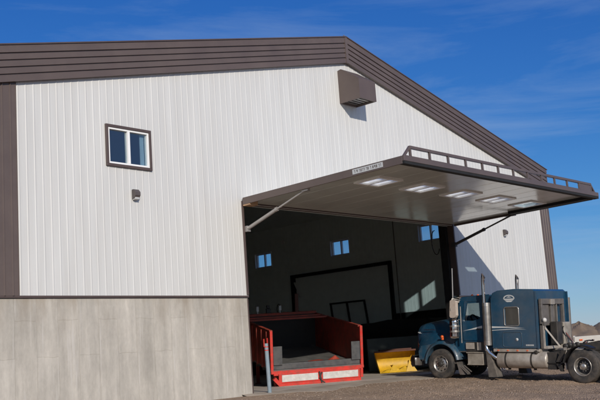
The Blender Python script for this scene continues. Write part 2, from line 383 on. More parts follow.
gr = MB()
for i in range(16000):
    x = random.uniform(-4, 16); y = -1.2 - 13*random.random()**1.2
    if x < -1 and y > -1: continue
    s = .006+.030*random.random()**5; z = gz(x, y)
    a = random.random()*6.28; ca, sa = math.cos(a), math.sin(a)
    vs = []
    for (px, py, pz) in ((-1, -1, -.6), (1, -1, -.6), (1, 1, -.6), (-1, 1, -.6), (-.6, -.5, .6), (.7, -.6, .5), (.5, .7, .7), (-.6, .6, .4)):
        px *= s*random.uniform(.7, 1.2); py *= s*random.uniform(.7, 1.2); vs.append((x+px*ca-py*sa, y+px*sa+py*ca, z+pz*s*random.uniform(.7, 1.1)))
    gr.add(vs, [(0, 3, 2, 1), (4, 5, 6, 7), (0, 1, 5, 4), (1, 2, 6, 5), (2, 3, 7, 6), (3, 0, 4, 7)])
g = gr.build('gravel', M['stone']); g['kind'] = 'stuff'; g['label'] = 'loose gravel scattered over the brown dirt yard'

# ------------------------------------------------------------------ corrugated sheet
def corr(mb, O, U, N, u0, u1, zlo, zhi, holes=(), pitch=.2286, depth=.0075, top=.016, foot=.018, kinks=(), mi=0):
    O = Vector(O); U = Vector(U); N = Vector(N)
    bp = {u0: 0, u1: 0}
    k = math.ceil((u0+.05)/pitch)
    while k*pitch < u1-.05:
        c = k*pitch
        for off, h in ((-top/2-foot, 0), (-top/2, depth), (top/2, depth), (top/2+foot, 0)): bp[c+off] = h
        k += 1
    ks = sorted(bp)
    def h_at(u):
        for a, b in zip(ks, ks[1:]):
            if a <= u <= b: return bp[a] + (bp[b]-bp[a])*((u-a)/(b-a) if b > a else 0)
        return 0
    extra = [x for x in kinks] + [e for h in holes for e in h[:2]]
    for e in extra:
        if u0 < e < u1 and e not in bp: bp[e] = h_at(e)
    ks = sorted(bp)
    for a, b in zip(ks, ks[1:]):
        m = (a+b)/2; segs = [(zlo(a), zlo(b), zhi(a), zhi(b))]
        for (h0, h1, z0, z1) in holes:
            if h0 < m < h1:
                ns = []
                for (la, lb, ta, tb) in segs:
                    if z0 > min(la, lb): ns.append((la, lb, z0, z0))
                    if z1 < max(ta, tb): ns.append((z1, z1, ta, tb))
                segs = ns
        for (la, lb, ta, tb) in segs:
            P = lambda u, z, h: O + U*u + N*h + Vector((0, 0, z))
            mb.add([P(a, la, bp[a]), P(b, lb, bp[b]), P(b, tb, bp[b]), P(a, ta, bp[a])], [(0, 1, 2, 3)], mi=mi)

def roofz(u): return ZE + (UR-u)*SL if u > UP else ZE + (u-UL)*SL

shed = thing('farm_shed', 'large white corrugated steel shed on a concrete stem wall, brown trim, big door raised', 'shed')
win_l = (-5.13, -3.57, 6.56, 7.74); win_r = (2*UP+3.57, 2*UP+5.13, 6.56, 7.74)
FB = 1.0      # fascia drop
gm = MB()
corr(gm, (0, -.03, 0), (1, 0, 0), (0, -1, 0), UL+.02, UR-.02, lambda u: ZC+.04, lambda u: roofz(u)-.05,
     holes=[(0, W, -1, ZO), tuple(a+b for a, b in zip(win_l, (.04, -.04, .04, -.04))), tuple(a+b for a, b in zip(win_r, (.04, -.04, .04, -.04)))], kinks=(UP,))
GW = gm.build('gable_wall', M['white_steel'], shed)
# inner liner of the gable
lm = MB()
corr(lm, (0, .2, 0), (1, 0, 0), (0, 1, 0), UL+.2, UR-.2, lambda u: ZC, lambda u: roofz(u)-.4, holes=[(0, W, -1, ZO), tuple(a+b for a, b in zip(win_l, (.04, -.04, .04, -.04))), tuple(a+b for a, b in zip(win_r, (.04, -.04, .04, -.04)))], kinks=(UP,))
lm.build('gable_liner', M['liner'], shed)
# concrete stem wall, front pieces, sides and back
cw = MB(); cw.box(UL, 0, 0, .2, -.6, ZC); cw.box(W, UR, 0, .2, -.6, ZC); cw.box(UL, UL+.2, .2, DEPTH, -.6, ZC); cw.box(UR-.2, UR, .2, DEPTH, -.6, ZC); cw.box(UL+.2, UR-.2, DEPTH-.2, DEPTH, -.6, ZC)
cw.build('concrete_stem_wall', M['concrete_wall'], shed, bev=.012)
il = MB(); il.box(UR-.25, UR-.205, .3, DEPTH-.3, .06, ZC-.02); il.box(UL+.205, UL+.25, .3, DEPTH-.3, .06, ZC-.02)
il.build('wall_shade_sheet', M['rubber_and_shade'], shed)  # dark sheet over the inner concrete, its colour standing for shade
# flashing on the concrete
ft = MB(); ft.box(UL-.02, -.0, -.055, -.01, ZC+.005, ZC+.06); ft.box(W, UR+.02, -.055, -.01, ZC+.005, ZC+.06)
ft.build('base_flashing', M['brown_trim'], shed)
# corner trims: brown ribbed
for (a, b, o) in ((UL-.04, UL+1.25, 0), (UR-.80, UR+.04, 0)):
    t = MB(); corr(t, (0, -.062, 0), (1, 0, 0), (0, -1, 0), a, b, lambda u: ZC+.055, lambda u: roofz(min(max(u, UL), UR))-.9, pitch=.2286, depth=.024)
    t.box(a-.001, a+.004, -.062, .25, ZC+.08, ZE-.4); t.box(b-.004, b+.001, -.075, -.01, ZC+.08, ZE-.4)
    t.build('corner_trim', M['brown_steel'], shed)
# side walls with windows
side_w = []
for k in range(6):
    v = 5.98 + 6.18*k
    side_w.append((v, v+1.45, 6.54, 7.48))
for (O, U, N, nm, hs) in (((UR-.02, 0, 0), (0, 1, 0), (1, 0, 0), 'right', side_w), ((UL+.02, 0, 0), (0, 1, 0), (-1, 0, 0), 'left', side_w)):
    s = MB(); corr(s, O, U, N, 0.02, DEPTH, lambda u: ZC, lambda u: ZE-.05, holes=hs); s.build('side_wall', M['white_steel'], shed)
    s = MB(); O2 = (O[0]-N[0]*.2, 0, 0); corr(s, O2, U, (-N[0], 0, 0), 0.2, DEPTH-.2, lambda u: ZC, lambda u: ZE-.3, holes=hs, depth=.004); s.build('side_liner', M['liner'], shed)
s = MB(); corr(s, (0, DEPTH, 0), (1, 0, 0), (0, 1, 0), UL, UR, lambda u: ZC, lambda u: roofz(u)-.05, kinks=(UP,)); s.build('rear_wall', M['white_steel'], shed)
# roof slabs
s = MB(); s.prism([(UL-.25, ZE-.25*SL-.02), (UP, ZP-.02), (UR+.25, ZE-.25*SL-.02), (UR+.25, ZE-.25*SL-.10), (UP, ZP-.10), (UL-.25, ZE-.25*SL-.10)], -.10, DEPTH+.2, 'Y'); s.build('roof', M['shed_roof'], shed)
s = MB(); s.prism([(UL+.2, ZE-.32), (UP, ZP-.5), (UR-.2, ZE-.32), (UR-.2, ZE-.28), (UP, ZP-.44), (UL+.2, ZE-.28)], .2, DEPTH-.2, 'Y'); s.build('ceiling_liner', M['liner'], shed)

# fascia: ribbed strips running with the slope
def fascia(ua, za, ub, zb):
    mb = MB(); prof = []
    z = 0.
    prof.append((-.07, 0.)); 
    # profile (y out, drop) : a wider cap strip then four grooves
    prof = [(-.02, .0), (-.17, .0), (-.17, -.225), (-.125, -.235), (-.125, -.262)]
    d = -.262
    for k in range(3):
        prof += [(-.165, d-.012), (-.165, d-.150), (-.125, d-.160), (-.125, d-.187)]; d -= .187
    prof += [(-.165, d-.012), (-.165, -1.0), (-.03, -1.0)]
    A = [(ua, y, za+z) for y, z in prof]; B = [(ub, y, zb+z) for y, z in prof]
    n = len(prof)
    mb.add(A+B, [(i, i+1, n+i+1, n+i) for i in range(n-1)])
    return mb
e = .30
f1 = fascia(UL-e, ZE-e*SL, UP-.0, ZP); f1.build('gable_fascia', M['brown_steel'], shed)
f2 = fascia(UP+.0, ZP, UR+.06, ZE-.06*SL); f2.add([(UR+.062, -.17, ZE-.02), (UR+.062, .3, ZE-.02), (UR+.062, .3, ZE-1.0), (UR+.062, -.17, ZE-1.0)], [(0, 1, 2, 3)]); f2.build('gable_fascia', M['brown_steel'], shed)
rc = MB(); rc.box(UP-.07, UP+.07, -.185, -.02, ZP-1.02, ZP+.01); rc.cyl((UP, -.1, ZP-.02), (UP, -.1, ZP+.09), .02, n=8); rc.build('ridge_cover', M['brown_steel'], shed)
# thin drip edge over the fascia, and eave gutter
de = MB()
de.prism([(UL-e-.02, ZE-(e+.02)*SL+.005), (UP, ZP+.025), (UR+.14, ZE-.14*SL+.012), (UR+.14, ZE-.14*SL-.02), (UP, ZP-.01), (UL-e-.02, ZE-(e+.02)*SL-.03)], -.20, -.15, 'Y'); de.build('drip_edge', M['brown_trim'], shed)
gt = MB(); gt.box(UR+.07, UR+.2, -.1, DEPTH, ZE-.22, ZE-.06); gt.build('gutter', M['brown_trim'], shed)

def window(parent, x0, x1, z0, z1, plane='Y', at=0., out=-1, frame='brown_trim', mull=1, fw=.075, blind=False, inner='white_vinyl'):
    """sliding window; plane 'Y' in a wall facing -Y (out=-1), plane 'X' in a wall facing +X"""
    def B(mb, a0, a1, d0, d1, c0, c1):
        if plane == 'Y': mb.box(a0, a1, at+d0, at+d1, c0, c1)
        else: mb.box(at+d0, at+d1, a0, a1, c0, c1)
    o = out
    def dd(a, b): return (min(o*a, o*b), max(o*a, o*b))
    f = MB()
    for (a0, a1, c0, c1) in ((x0, x0+fw, z0+fw, z1-fw), (x1-fw, x1, z0+fw, z1-fw), (x0, x1, z1-fw, z1), (x0, x1, z0, z0+fw)): B(f, a0, a1, *dd(-.24, .075), c0, c1)
    F = f.build('window_frame', M[frame], parent, bev=.005)
    s = MB(); w = .055; i0, i1, j0, j1 = x0+fw, x1-fw, z0+fw, z1-fw
    for (a0, a1, c0, c1) in ((i0, i0+w, j0+w, j1-w), (i1-w, i1, j0+w, j1-w), (i0, i1, j1-w, j1), (i0, i1, j0, j0+w)): B(s, a0, a1, *dd(-.10, .045), c0, c1)
    xm = (i0+i1)/2
    B(s, xm-.04, xm+.04, *dd(-.09, .048), j0+w, j1-w)
    s.build('sash', M[inner], F, bev=.004)
    g = MB(); B(g, i0+w, i1-w, *dd(-.03, -.02), j0+w, j1-w); g.build('pane', M['glass'], F)
    if blind:
        b_ = MB(); B(b_, i1-w-.16, i1-w-.02, *dd(-.12, -.10), j0+w, j1-w); b_.build('blind', M['pale'], F)
    return F
window(shed, *win_l, at=-.02, blind=True)
window(shed, *win_r, at=-.02)
for (a, b, c, d) in side_w:
    window(shed, a, b, c, d, plane='X', at=UR-.03, out=1, frame='white_vinyl', fw=.04)
    window(shed, a, b, c, d, plane='X', at=UL+.03, out=-1, frame='brown_trim', fw=.05)  # unseen left-wall windows, added to let more light inside

# opening jamb trim
jt = MB()
jt.box(-.07, .0, -.068, .22, ZC+.08, ZO+.02); jt.box(-.035, .0, -.02, .22, .0, ZC-.03)
jt.box(W, W+.07, -.068, .22, ZC+.08, ZO+.02); jt.box(W, W+.05, -.02, .22, .0, ZC-.03)
jt.box(-.07, W+.07, -.068, .22, ZO+.02, ZO+.10)
jt.build('opening_trim', M['brown_trim'], shed, bev=.004)
pj = MB(); pj.box(.0, .16, .22, .55, .06, ZO+.4); pj.box(W-.16, W, .22, .55, .06, ZO+.4); pj.box(0, W, .24, .5, ZO+.42, ZO+.9); pj.build('door_post', M['black'], shed)

# exhaust hood under the ridge
VD = -.98
vh = MB()
vh.v = []; x0, x1 = 5.24, 6.20
poly = [(-.03, 11.22), (-.20, 11.25), (VD, 10.72), (VD, 9.98), (-.03, 9.98)]
vh.prism(poly, x0, x1, 'X')
VH = vh.build('vent_hood', M['brown_steel'], shed, bev=.01)
cut(VH, [MB().box(x0+.05, x1-.05, VD+.05, -.1, 9.9, 10.5)])
lv = MB()
for k in range(5): lv.box(x0+.06, x1-.06, VD+.1+k*.17, VD+.2+k*.17, 10.05, 10.065, mi=0)
lv.build('vent_louvre', M['alum'], VH)

# ------------------------------------------------------------------ big overhead door (part of the shed)
A = .0174; DL = 6.26; TH = .17
dm = Matrix.Translation((0, 0, ZO+.0)) @ Matrix.Rotation(-A, 4, 'X')   # local y negative = outwards
dr = bpy.data.objects.new('overhead_door', None); COL.objects.link(dr); dr.parent = shed; dr.matrix_local = dm
# panel body is the part itself: mesh on the part object
def door_mesh():
    mb = MB(); mb.box(-.02, W+.02, -DL, -.08, .055, TH)
    o = mb.build('overhead_door', M['door_liner'], shed); return o
bpy.data.objects.remove(dr)
DR = door_mesh(); DR.matrix_local = dm
dw = [(1.07+2.255*k, 2.13+2.255*k, -4.62, -3.74) for k in range(5)]
cut(DR, [MB().box(a, b, c, d, -.1, TH+.1) for a, b, c, d in dw])
# skin seams on the underside
sm = MB()
for k in range(1, 13):
    x = k*W/13; 
    if any(a-.03 < x < b+.03 for a, b, c, d in dw):
        sm.box(x-.008, x+.008, -3.68, -.1, .052, .056); sm.box(x-.008, x+.008, -DL+.16, -4.68, .052, .056)
    else: sm.box(x-.008, x+.008, -DL+.16, -.1, .052, .056)
sm.build('skin_seam', M['door_liner'], DR)
# perimeter edge
for (a, b, c, d, e_, f_) in ((-.07, -.0215, -DL-.0, -.10, -.03, TH+.02), (W+.0215, W+.07, -DL, -.10, -.03, TH+.02), (-.07, W+.07, -DL-.08, -DL-.001, .045, TH+.02)):
    ed = MB(); ed.box(a, b, c, d, e_, f_); ed.build('edge_trim', M['brown_steel'], DR, bev=.006)
lp = MB(); lp.box(-.06, W+.06, -DL-.07, -DL+.10, -.035, .043); lp.build('seal_or_shade_strip', M['rubber_and_shade'], DR)
lp = MB(); lp.box(W-.50, W-.03, -DL+.15, -2.9, -.05, .051); lp.build('seal_or_shade_strip', M['rubber_and_shade'], DR)  # dark strip painting the shade of the lip along the right edge
us = MB(); us.box(-.02, W+.02, -DL+.01, -.1, TH+.001, TH+.012)
US = us.build('outer_skin', M['white_steel'], DR)
cut(US, [MB().box(a, b, c, d, -.1, TH+.1) for a, b, c, d in dw])
for a, b, c, d in dw:
    f = MB(); w = .055; last = a > 9
    for (x0, x1, y0, y1) in ((a-.05, a+w, c-.05, d+.05), (b-w, b+.05, c-.05, d+.05), (a+w, b-w, c-.05, c+w), (a+w, b-w, d-w, d+.05), ((a+b)/2-.035, (a+b)/2+.035, c+w, d-w))[:4 if last else 5]:
        f.box(x0, x1, y0, y1, .022, TH+.03)
    F = f.build('window_frame', M['white_vinyl'], DR, bev=.004)
    g = MB(); g.box(a+w, b-w, c+w, d-w, .075, .081)
    g.build('window_pane', M['glass'] if last else M['frosted'], DR)
# railing truss standing on the outer edge
tr = MB(); y0 = -DL+.02; zt = TH+.31; zb = TH+.03
n = 13
tr.bar((.05, y0, zb), (W-.05, y0, zb), .06); tr.bar((.35, y0, zt), (W-.30, y0, zt), .08)
for i in range(n):
    x = .38 + (W-.70)*i/(n-1); tr.bar((x, y0, zb), (x, y0, zt), .06, .06, up=(1, 0, 0))
tr.bar((.04, y0, zb-.02), (.36, y0, zt), .065); tr.bar((W-.04, y0, zb-.02), (W-.32, y0, zt), .065)
tr.build('stiffening_truss', M['brown_steel'], DR, bev=.004)
pl = MB(); pl.box(W-1.3, W-.36, y0-.02, y0+.02, zb+.02, zt-.02); pl.build('end_plate', M['brown_steel'], DR)
lb = MB(); lb.box(-.078, -.071, -5.62, -4.55, .015, .155); LB = lb.build('name_label', M['pale'], DR)
gl = MB(); y = -5.56
rr = random.Random(3)
while y < -4.63:
    wq = rr.uniform(.025, .045)
    gl.box(-.0805, -.0785, y, y+wq*.35, .045, .125)
    gl.box(-.0805, -.0785, y+wq*.35, y+wq, rr.choice((.045, .075, .11)), .125) 
    y += wq+rr.choice((.02, .02, .025, .05))
gl.build('lettering', M['grey_metal'], LB)
tn = MB(); tn.box(-.06, .30, -.40, -.10, -.075, .052); tn.build('weather_strip', M['tan'], DR)
hc = MB()
for k in range(9):
    x = .3+k*(W-.6)/8; hc.cyl((x-.12, -.05, .14), (x+.12, -.05, .14), .05, n=12)
hc.build('hinge', M['dark_cyl'], DR)
# hydraulic rams (parts of the shed)
def ram(x, t, m1, m2):
    a = Vector((x, -.10, 5.08)); b = Vector((x+(.3 if x < 3 else -.3)*0, -t, ZO+t*A-.03)); d = (b-a); mid = a+d*.52
    mb = MB(); mb.cyl(a, mid, .058, n=16); mb.cyl(mid-d*.02, mid+d*.01, .07, n=16); mb.box(x-.07, x+.07, a.y-.08, a.y+.12, a.z-.09, a.z+.09)
    P = mb.build('lift_cylinder', m1, shed)
    r = MB(); r.cyl(mid, b, .032, n=14); r.box(b.x-.06, b.x+.06, b.y-.12, b.y+.12, b.z-.05, b.z+.04); r.build('rod', m2, P)
ram(.06, 2.65, M['steel_rod'], M['steel_rod']); ram(W-.06, 2.85, M['dark_cyl'], M['dark_cyl'])

# interior: closed side door frame on the right wall, seen through the opening
XS = UR-.25
sd = MB(); fr = .19
def sb(y0, y1, z0, z1, t=.16): sd.box(XS-t, XS, y0, y1, z0, z1)
sb(9.3, 16.75, 5.62, 5.62+fr); sb(9.3, 9.3+fr, .1, 5.62); sb(16.75-.32, 16.75, 2.9, 5.62); sb(9.3, 16.75, 2.45, 2.45+.1)
sd.bar((XS-.08, 16.55, 3.3), (XS-.08, 15.7, 2.3), .3, .16); sd.bar((XS-.08, 16.6, 4.2), (XS-.08, 16.2, 3.0), .3, .16)
sd.build('side_door_frame', M['black'], shed)
rk = MB(); xr = XS-.16
rk.bar((xr, 11.25, 3.83), (xr, 13.8, 3.85), .09); rk.bar((xr-.3, 10.5, 2.3), (xr-.3, 13.0, 2.3), .08)
for y in (11.3, 12.55, 13.75): rk.bar((xr, y, 3.84), (xr-.7, y-1.0, .08), .10)
tag(rk.build('leaning_rack', M['black']), 'black tubular steel rack leaning on the right inner wall behind the dump box', 'rack')
sdp = MB(); sdp.box(XS-.04, XS-.01, 9.45, 16.5, 2.3, 5.62); sdp.build('side_door_panel', M['liner'], shed)
gs = MB(); gs.bar((XS-.24, 16.35, 5.35), (XS-.24, 15.95, 4.45), .13, .05); gs.build('glint_strip', M['pale'], shed)  # pale bar painting the glint on the left frame post

# wall lights
def wall_light(x, z, lab):
    t = thing('wall_light', lab, 'wall light', (x, -.054, z), group='wall lights on the gable'); t.scale = (.72, .8, .76)
    b = MB(); b.prism([(0, -.17), (0, .17), (-.10, .17), (-.20, .06), (-.20, -.06), (-.12, -.17)], -.12, .12, 'X'); b.build('lamp_case', M['lampgrey'], t, bev=.012)
    l = MB(); l.prism([(-.02, -.172), (-.118, -.172), (-.15, -.125), (-.15, -.20), (-.02, -.22)], -.10, .10, 'X'); l.build('lamp_lens', M['lens'], t)
wall_light(-4.22, 5.83, 'small bronze wall light below the left gable window')
wall_light(16.07, 5.80, 'small bronze wall light on the wall right of the raised door')

# blue guard post at the left jamb
bp_ = thing('guard_post', 'pale blue steel guard post beside the concrete jamb, red top band', 'post', (.42, -.28, 0))
p = MB(); p.cyl((0, 0, -.2), (-.03, 0, 1.52), .062, n=20); p.build('pipe', M['post_blue'], bp_)
p = MB(); p.cyl((-.03, 0, 1.40), (-.0302, 0, 1.43), .0645, n=20); p.cyl((-.03, 0, 1.30), (-.0302, 0, 1.33), .0645, n=20); p.build('red_band', M['red'], bp_)
p = MB(); p.bar((-.10, .02, 1.42), (-.10, .02, 1.66), .03); p.bar((.05, .02, 1.42), (.05, .02, 1.68), .03); p.build('red_bracket', M['red'], bp_)

# ------------------------------------------------------------------ red dump box
rb = thing('dump_box', 'red steel dump box with open rear end tilted up inside the shed doorway', 'dump box', (3.66, 2.75, .60), (.143, 0, -.561))
BW, BH, BL = 3.39, 1.415, 5.7
bf = MB(); bf.box(.0, BW, .0, BL, -.02, .03); bf.build('floor_plate', M['floor_plate'], rb)
def bwall(x, outer, name):
    mb = MB()
    mb.box(x-.03, x+.03, .05, BL, .03, BH-.05)
    for k in range(7):
        yy = .45+k*.78; xo = x-.09 if x < 1 else x+.03
        mb.box(xo, xo+.06, yy, yy+.09, -.02, BH-.06)
    return mb.build(name, M['red_dark'], rb, bev=.004)
bwall(.03, -1, 'side_panel'); bwall(BW-.03, 1, 'side_panel')
tp = MB(); tp.box(-.03, .09, .06, BL, BH-.05, BH+.02); tp.build('top_rail', M['red_dark'], rb, bev=.01)
tp = MB(); tp.box(BW-.09, BW+.03, .06, BL, BH-.05, BH+.02); tp.build('top_rail', M['red_dark'], rb, bev=.01)
fp = MB(); fp.box(-.04, .06, -.06, .06, -.03, BH); fp.build('corner_post', M['red'], rb, bev=.01)
fp = MB(); fp.box(BW-.06, BW+.04, -.06, .06, -.03, BH); fp.build('corner_post', M['red'], rb, bev=.01)
fp = MB(); fp.box(-.04, BW+.04, -.09, .05, -.10, -.0); fp.build('rear_sill', M['red'], rb, bev=.01)
fp = MB(); fp.box(.07, BW-.07, .02, .14, .03, .24); fp.build('rubber_sill', M['rubber_mat'], rb, bev=.02)
for x0 in (.07, BW-.40):
    fp = MB(); fp.box(x0, x0+.33, -.035, .02, .20, .86); fp.build('rubber_flap', M['rubber_mat'], rb, bev=.01)
hb = MB();  hb.box(.0, BW, BL-.12, BL+.05, BH+.0, BH+.10); hb.box(.0, BW, 3.85, 3.93, BH-.02, BH+.05)
hb.box(.0, BW, 4.75, 4.82, BH-.02, BH+.04)
hb.build('cross_rail', M['red_dark'], rb)
hb = MB(); hb.box(.03, BW-.03, BL-.08, BL, .0, BH-.001); hb.build('headboard', M['headboard_dark'], rb)
for x in (.85, 1.82):
    q = MB(); q.cyl((x, BL-.05, BH+.10), (x, BL-.05, BH+.22), .03, n=10); q.box(x-.05, x+.05, BL-.10, BL-.02, BH+.20, BH+.40); q.build('lamp', M['lens'], rb)
q = MB(); q.box(1.22, 1.42, BL-.12, BL+.02, BH+.10, BH+.30); q.box(1.24, 1.36, BL-.1, BL, BH+.30, BH+.44); q.build('tarp_motor', M['black'], rb, bev=.02)
q = MB(); q.box(2.50, 2.64, BL-.02, BL+.06, BH+.1, BH+.85); q.build('head_post', M['brown_rust'], rb)
sp = MB()  # red wedges on the floor, sunlit patch and streaks put into colour
for (x, y, a, l, h) in ((2.45, .55, .5, .75, .30), (1.0, 1.1, -.2, .5, .05), (2.1, 1.5, .2, .55, .05)):
    vs = []; nn = 12
    for i in range(nn): t = 6.283*i/nn; vs.append((x+math.cos(t)*l*.6, y+math.sin(t)*l*.4, .032))
    vs.append((x+.1, y, .03+h)); sp.add(vs, [(i, (i+1) % nn, nn) for i in range(nn)])
sp.build('sun_streak', M['red_dark'], rb)
# bumper assembly hangs below the sill
bm_ = MB(); bm_.box(.22, BW-.10, -.16, -.06, -.42, -.10); bm_.box(.05, BW-.05, -.10, .10, -.16, -.08); bm_.prism([(.0, -.28), (.22, -.52), (BW-.12, -.52), (BW-.12, -.42), (.30, -.42), (.10, -.20)], -.20, -.06, 'Y')
bm_.box(BW-.16, BW-.02, -.16, .05, -.42, -.10)
BM = bm_.build('rear_bumper', M['red'], rb, bev=.01)
for (a, b) in ((.33, 1.66), (1.84, BW-.22)):
    q = MB(); q.box(a, b, -.175, -.162, -.38, -.14); q.build('reflector_plate', M['panel_alum'], BM, bev=.004)
q = MB(); q.bar((1.70, -.20, -.10), (1.78, -.20, -.50), .05, .05); q.bar((1.80, -.20, -.12), (1.70, -.20, -.34), .04, .04); q.bar((1.76, -.19, -.4), (1.90, -.19, -.52), .04); q.build('latch_chain', M['dark_metal'], BM)
# subframe and stands: level, under the raised box
sf = MB(); sf.box(.5, .72, .1, BL-.2, -.30, -.03); sf.box(BW-.72, BW-.5, .1, BL-.2, -.30, -.03)
for k in range(6): sf.box(.0, BW, .3+k, .42+k, -.14, -.03)
sf.build('subframe', M['dark_metal'], rb)
for (x, y, l) in ((.12, .1, .55), (BW-.35, .1, .55), (.6, 5., 1.20), (BW-.7, 5., 1.20)):
    s = MB(); s.box(x, x+.12, y, y+.12, -.06-l, -.04); s.box(x-.05, x+.17, y-.05, y+.17, -.09-l, -.06-l); s.build('stand_leg', M['red_dark'], rb)

# ------------------------------------------------------------------ yellow bucket and dark equipment inside
C0 = Vector((-19.656, -20, 1.1))
yb = thing('loader_bucket', 'yellow steel loader bucket resting on the shed floor beside the blue truck', 'bucket', (12.72, 4.0, .06), (0, 0, -.84))
yb.scale = (.97, 1, .93)
q = MB(); n = 10; pts = []
for i in range(n+1):
    t = i/n; ang = -math.pi*.62*t
    pts.append((.10+.50*math.sin(math.pi*.62*t)-.0*t, .02+1.0*t**1.2))
outer = [(-.25, .0)]+[(.25+.42*math.sin(math.pi*i/n), .5-.5*math.cos(math.pi*i/n)) for i in range(n+1)]
inner = [(p[0]-.03*1, p[1]) for p in outer[::-1]]
# shell, swept over the width with a slight trapezoid
def shell(mb, wt, wb):
    rings = []
    for s in (-1, 1):
        rings.append([(s*(wb+(wt-wb)*z), y, z*.98+.02) for y, z in outer] )
    m_ = len(outer); vs = rings[0]+rings[1]
    mb.add(vs, [(i, i+1, m_+i+1, m_+i) for i in range(m_-1)], True)
    vs2 = [(x, y-.03, z+.01) for x, y, z in vs]; mb.add(vs2, [(i, i+1, m_+i+1, m_+i) for i in range(m_-1)], True)
    for r_ in rings:
        c_ = (r_[0][0], .2, .5); mb.add(list(r_), [tuple(range(m_))])
shell(q, .93, .76)
YB = q.build('bucket_shell', M['yellow'], yb)
q = MB(); q.box(-.93, .93, -.03, .30, .95, 1.03); q.box(-.70, .75, .05, .5, 1.03, 1.09); q.build('top_edge', M['brown_rust'], yb, bev=.01)
q = MB(); q.box(-.78, .78, -.33, -.20, .015, .05)
q.build('cutting_edge', M['yellow'], yb)
for k in range(5):
    x = -.66+.33*k; q = MB(); q.prism([(-.30, .05), (-.52, .02), (-.50, .0), (-.2, .0), (-.2, .07)], x-.05, x+.05, 'X'); q.build('tooth', M['yellow'], yb)
q = MB()   # crumpled folded plate inside the bucket
rr = random.Random(11)
for (x, w_, h_, l_) in ((-.45, .32, .18, .25), (-.1, .30, .34, -.2), (.25, .34, .26, .22), (.6, .25, .5, -.1)):
    q.add([(x-w_, -.62, .02), (x+w_, -.58, .02), (x+l_*.4, -.42, h_*1.1), (x+l_, -.22, h_), (x-w_*.4, -.2, h_*.7)], [(0, 1, 2), (1, 3, 2), (2, 3, 4), (0, 2, 4)])
q.build('folded_plate', M['yellow'], yb)

# dark trailer parked behind
dt = thing('equipment_trailer', 'dark equipment trailer parked in shade along the right inner wall', 'trailer', (17.6, 7.2, .06), (0, 0, 0))
q = MB(); q.box(-1.0, 1.0, -4., 4.2, .95, 1.12); q.box(-.4, -.3, -4, 4, .7, .95); q.box(.3, .4, -4, 4, .7, .95); q.build('deck', M['black'], dt)
q = MB(); q.box(-1.0, -.95, -4, 4.2, 1.12, 1.9); q.box(-1., 1., 4.15, 4.2, 1.12, 2.3); q.build('side_board', M['black'], dt)
def small_wheel(parent, x, y, r=.45, w=.26):
    t = MB(); t.lathe([(x-w/2, r*.55), (x-w/2, r*.92), (x-w/2+.03, r), (x+w/2-.03, r), (x+w/2, r*.92), (x+w/2, r*.55)], (0, y, r), n=28)
    Wh = t.build('wheel', M['rubber'], parent); h = MB(); h.lathe([(x-w/2+.04, r*.56), (x-w/2+.06, .05), (x-w/2+.03, .0)], (0, y, r), n=20); h.build('rim', M['dark_metal'], Wh)
for y in (-1.2, -.1): small_wheel(dt, -.95, y); small_wheel(dt, .95, y)
q = MB(); q.prism([(-3.6, 1.12), (-3.6, 1.9), (-2.4, 2.35), (0, 2.45), (2.6, 2.2), (3.9, 1.9), (3.9, 1.12)], -.94, .9, 'X'); q.build('tarped_load', M['tarp'], dt, bev=.12, seg=3)
gc = thing('steel_cabinet', 'long grey green steel cabinet in shade behind the yellow bucket', 'cabinet', (15.5, 5.7, .06), (0, 0, -.84+1.5708))
q = MB(); q.box(-.3, .3, -1.2, 1.6, .05, 1.55); q.build('case', M['panelgrey'], gc, bev=.02)
q = MB(); 
for k in range(3): q.box(-.315, -.302, -1.12+k*.92, -.28+k*.92, .12, 1.48)
q.build('cabinet_door', M['panelgrey'], gc)
# small things on the far ledge above the dump box
sl_ = thing('flood_light', 'small white flood light high on the shaded right inner wall', 'flood light', (UR-.26, 17.2, 7.9))
q = MB(); q.box(-.16, -.04, -.14, .14, -.10, .10); q.build('lamp_case', M['white_vinyl'], sl_, bev=.01)
q = MB(); q.box(-.04, .0, -.03, .03, -.04, .04); q.build('bracket', M['grey_metal'], sl_)
cd = MB(); cd.tube([(UR-.27, 9.0, 2.2), (UR-.27, 9.0, 8.3)], .025, n=8); tag(cd.build('conduit', M['grey_metal']), 'thin grey electrical conduit running up the right inner wall beside the side door', 'conduit')
hs_ = MB(); hs_.tube([(UR-.35, 17.9+.16*math.sin(t*2.1), 3.9+.32*math.cos(t*2.1)) for t in [i*.3 for i in range(22)]], .022, n=6); tag(hs_.build('coiled_hose', M['black']), 'black hose coiled on the right inner wall behind the dump box', 'hose')
# cable loop at the right jamb
cb = MB(); cb.tube([(W-.35-.28*math.sin(t), .62, 5.25+.5*math.cos(t)) for t in [i*.35 for i in range(13)]], .02, n=6)
tag(cb.build('cable', M['black']), 'black cable hanging in a loop beside the right door jamb', 'cable')

# ------------------------------------------------------------------ the truck  (local: +Y forward, X right, Z up, origin under the first drive axle)
tk = thing('semi_truck', 'dusty dark blue conventional semi truck with sleeper cab nosed into the shed doorway', 'truck', (8.65, -7.05, -.40), (R(3.5), 0, 0))
B, BD = M['blue'], M['blue_dusty']
q = MB()
for s in (-1, 1): q.box(s*.43-.05, s*.43+.05, -2.3, 5.9, .72, 1.0)
for y in (-2.2, -.7, .7, 2.2, 3.6, 5.0): q.box(-.38, .38, y-.06, y+.06, .76, .96)
q.build('chassis_frame', M['dark_metal'], tk, bev=.01)
def ring_se(y, hw, z0, z1, n=24, p=3.2):
    zc = (z0+z1)/2; h = (z1-z0)/2; o = []
    for i in range(n):
        t = 2*math.pi*i/n + math.pi/n; c_, s_ = math.cos(t), math.sin(t)
        o.append((hw*abs(c_)**(2/p)*(1 if c_ > 0 else -1), y, zc+h*abs(s_)**(2/p)*(1 if s_ > 0 else -1)))
    return o
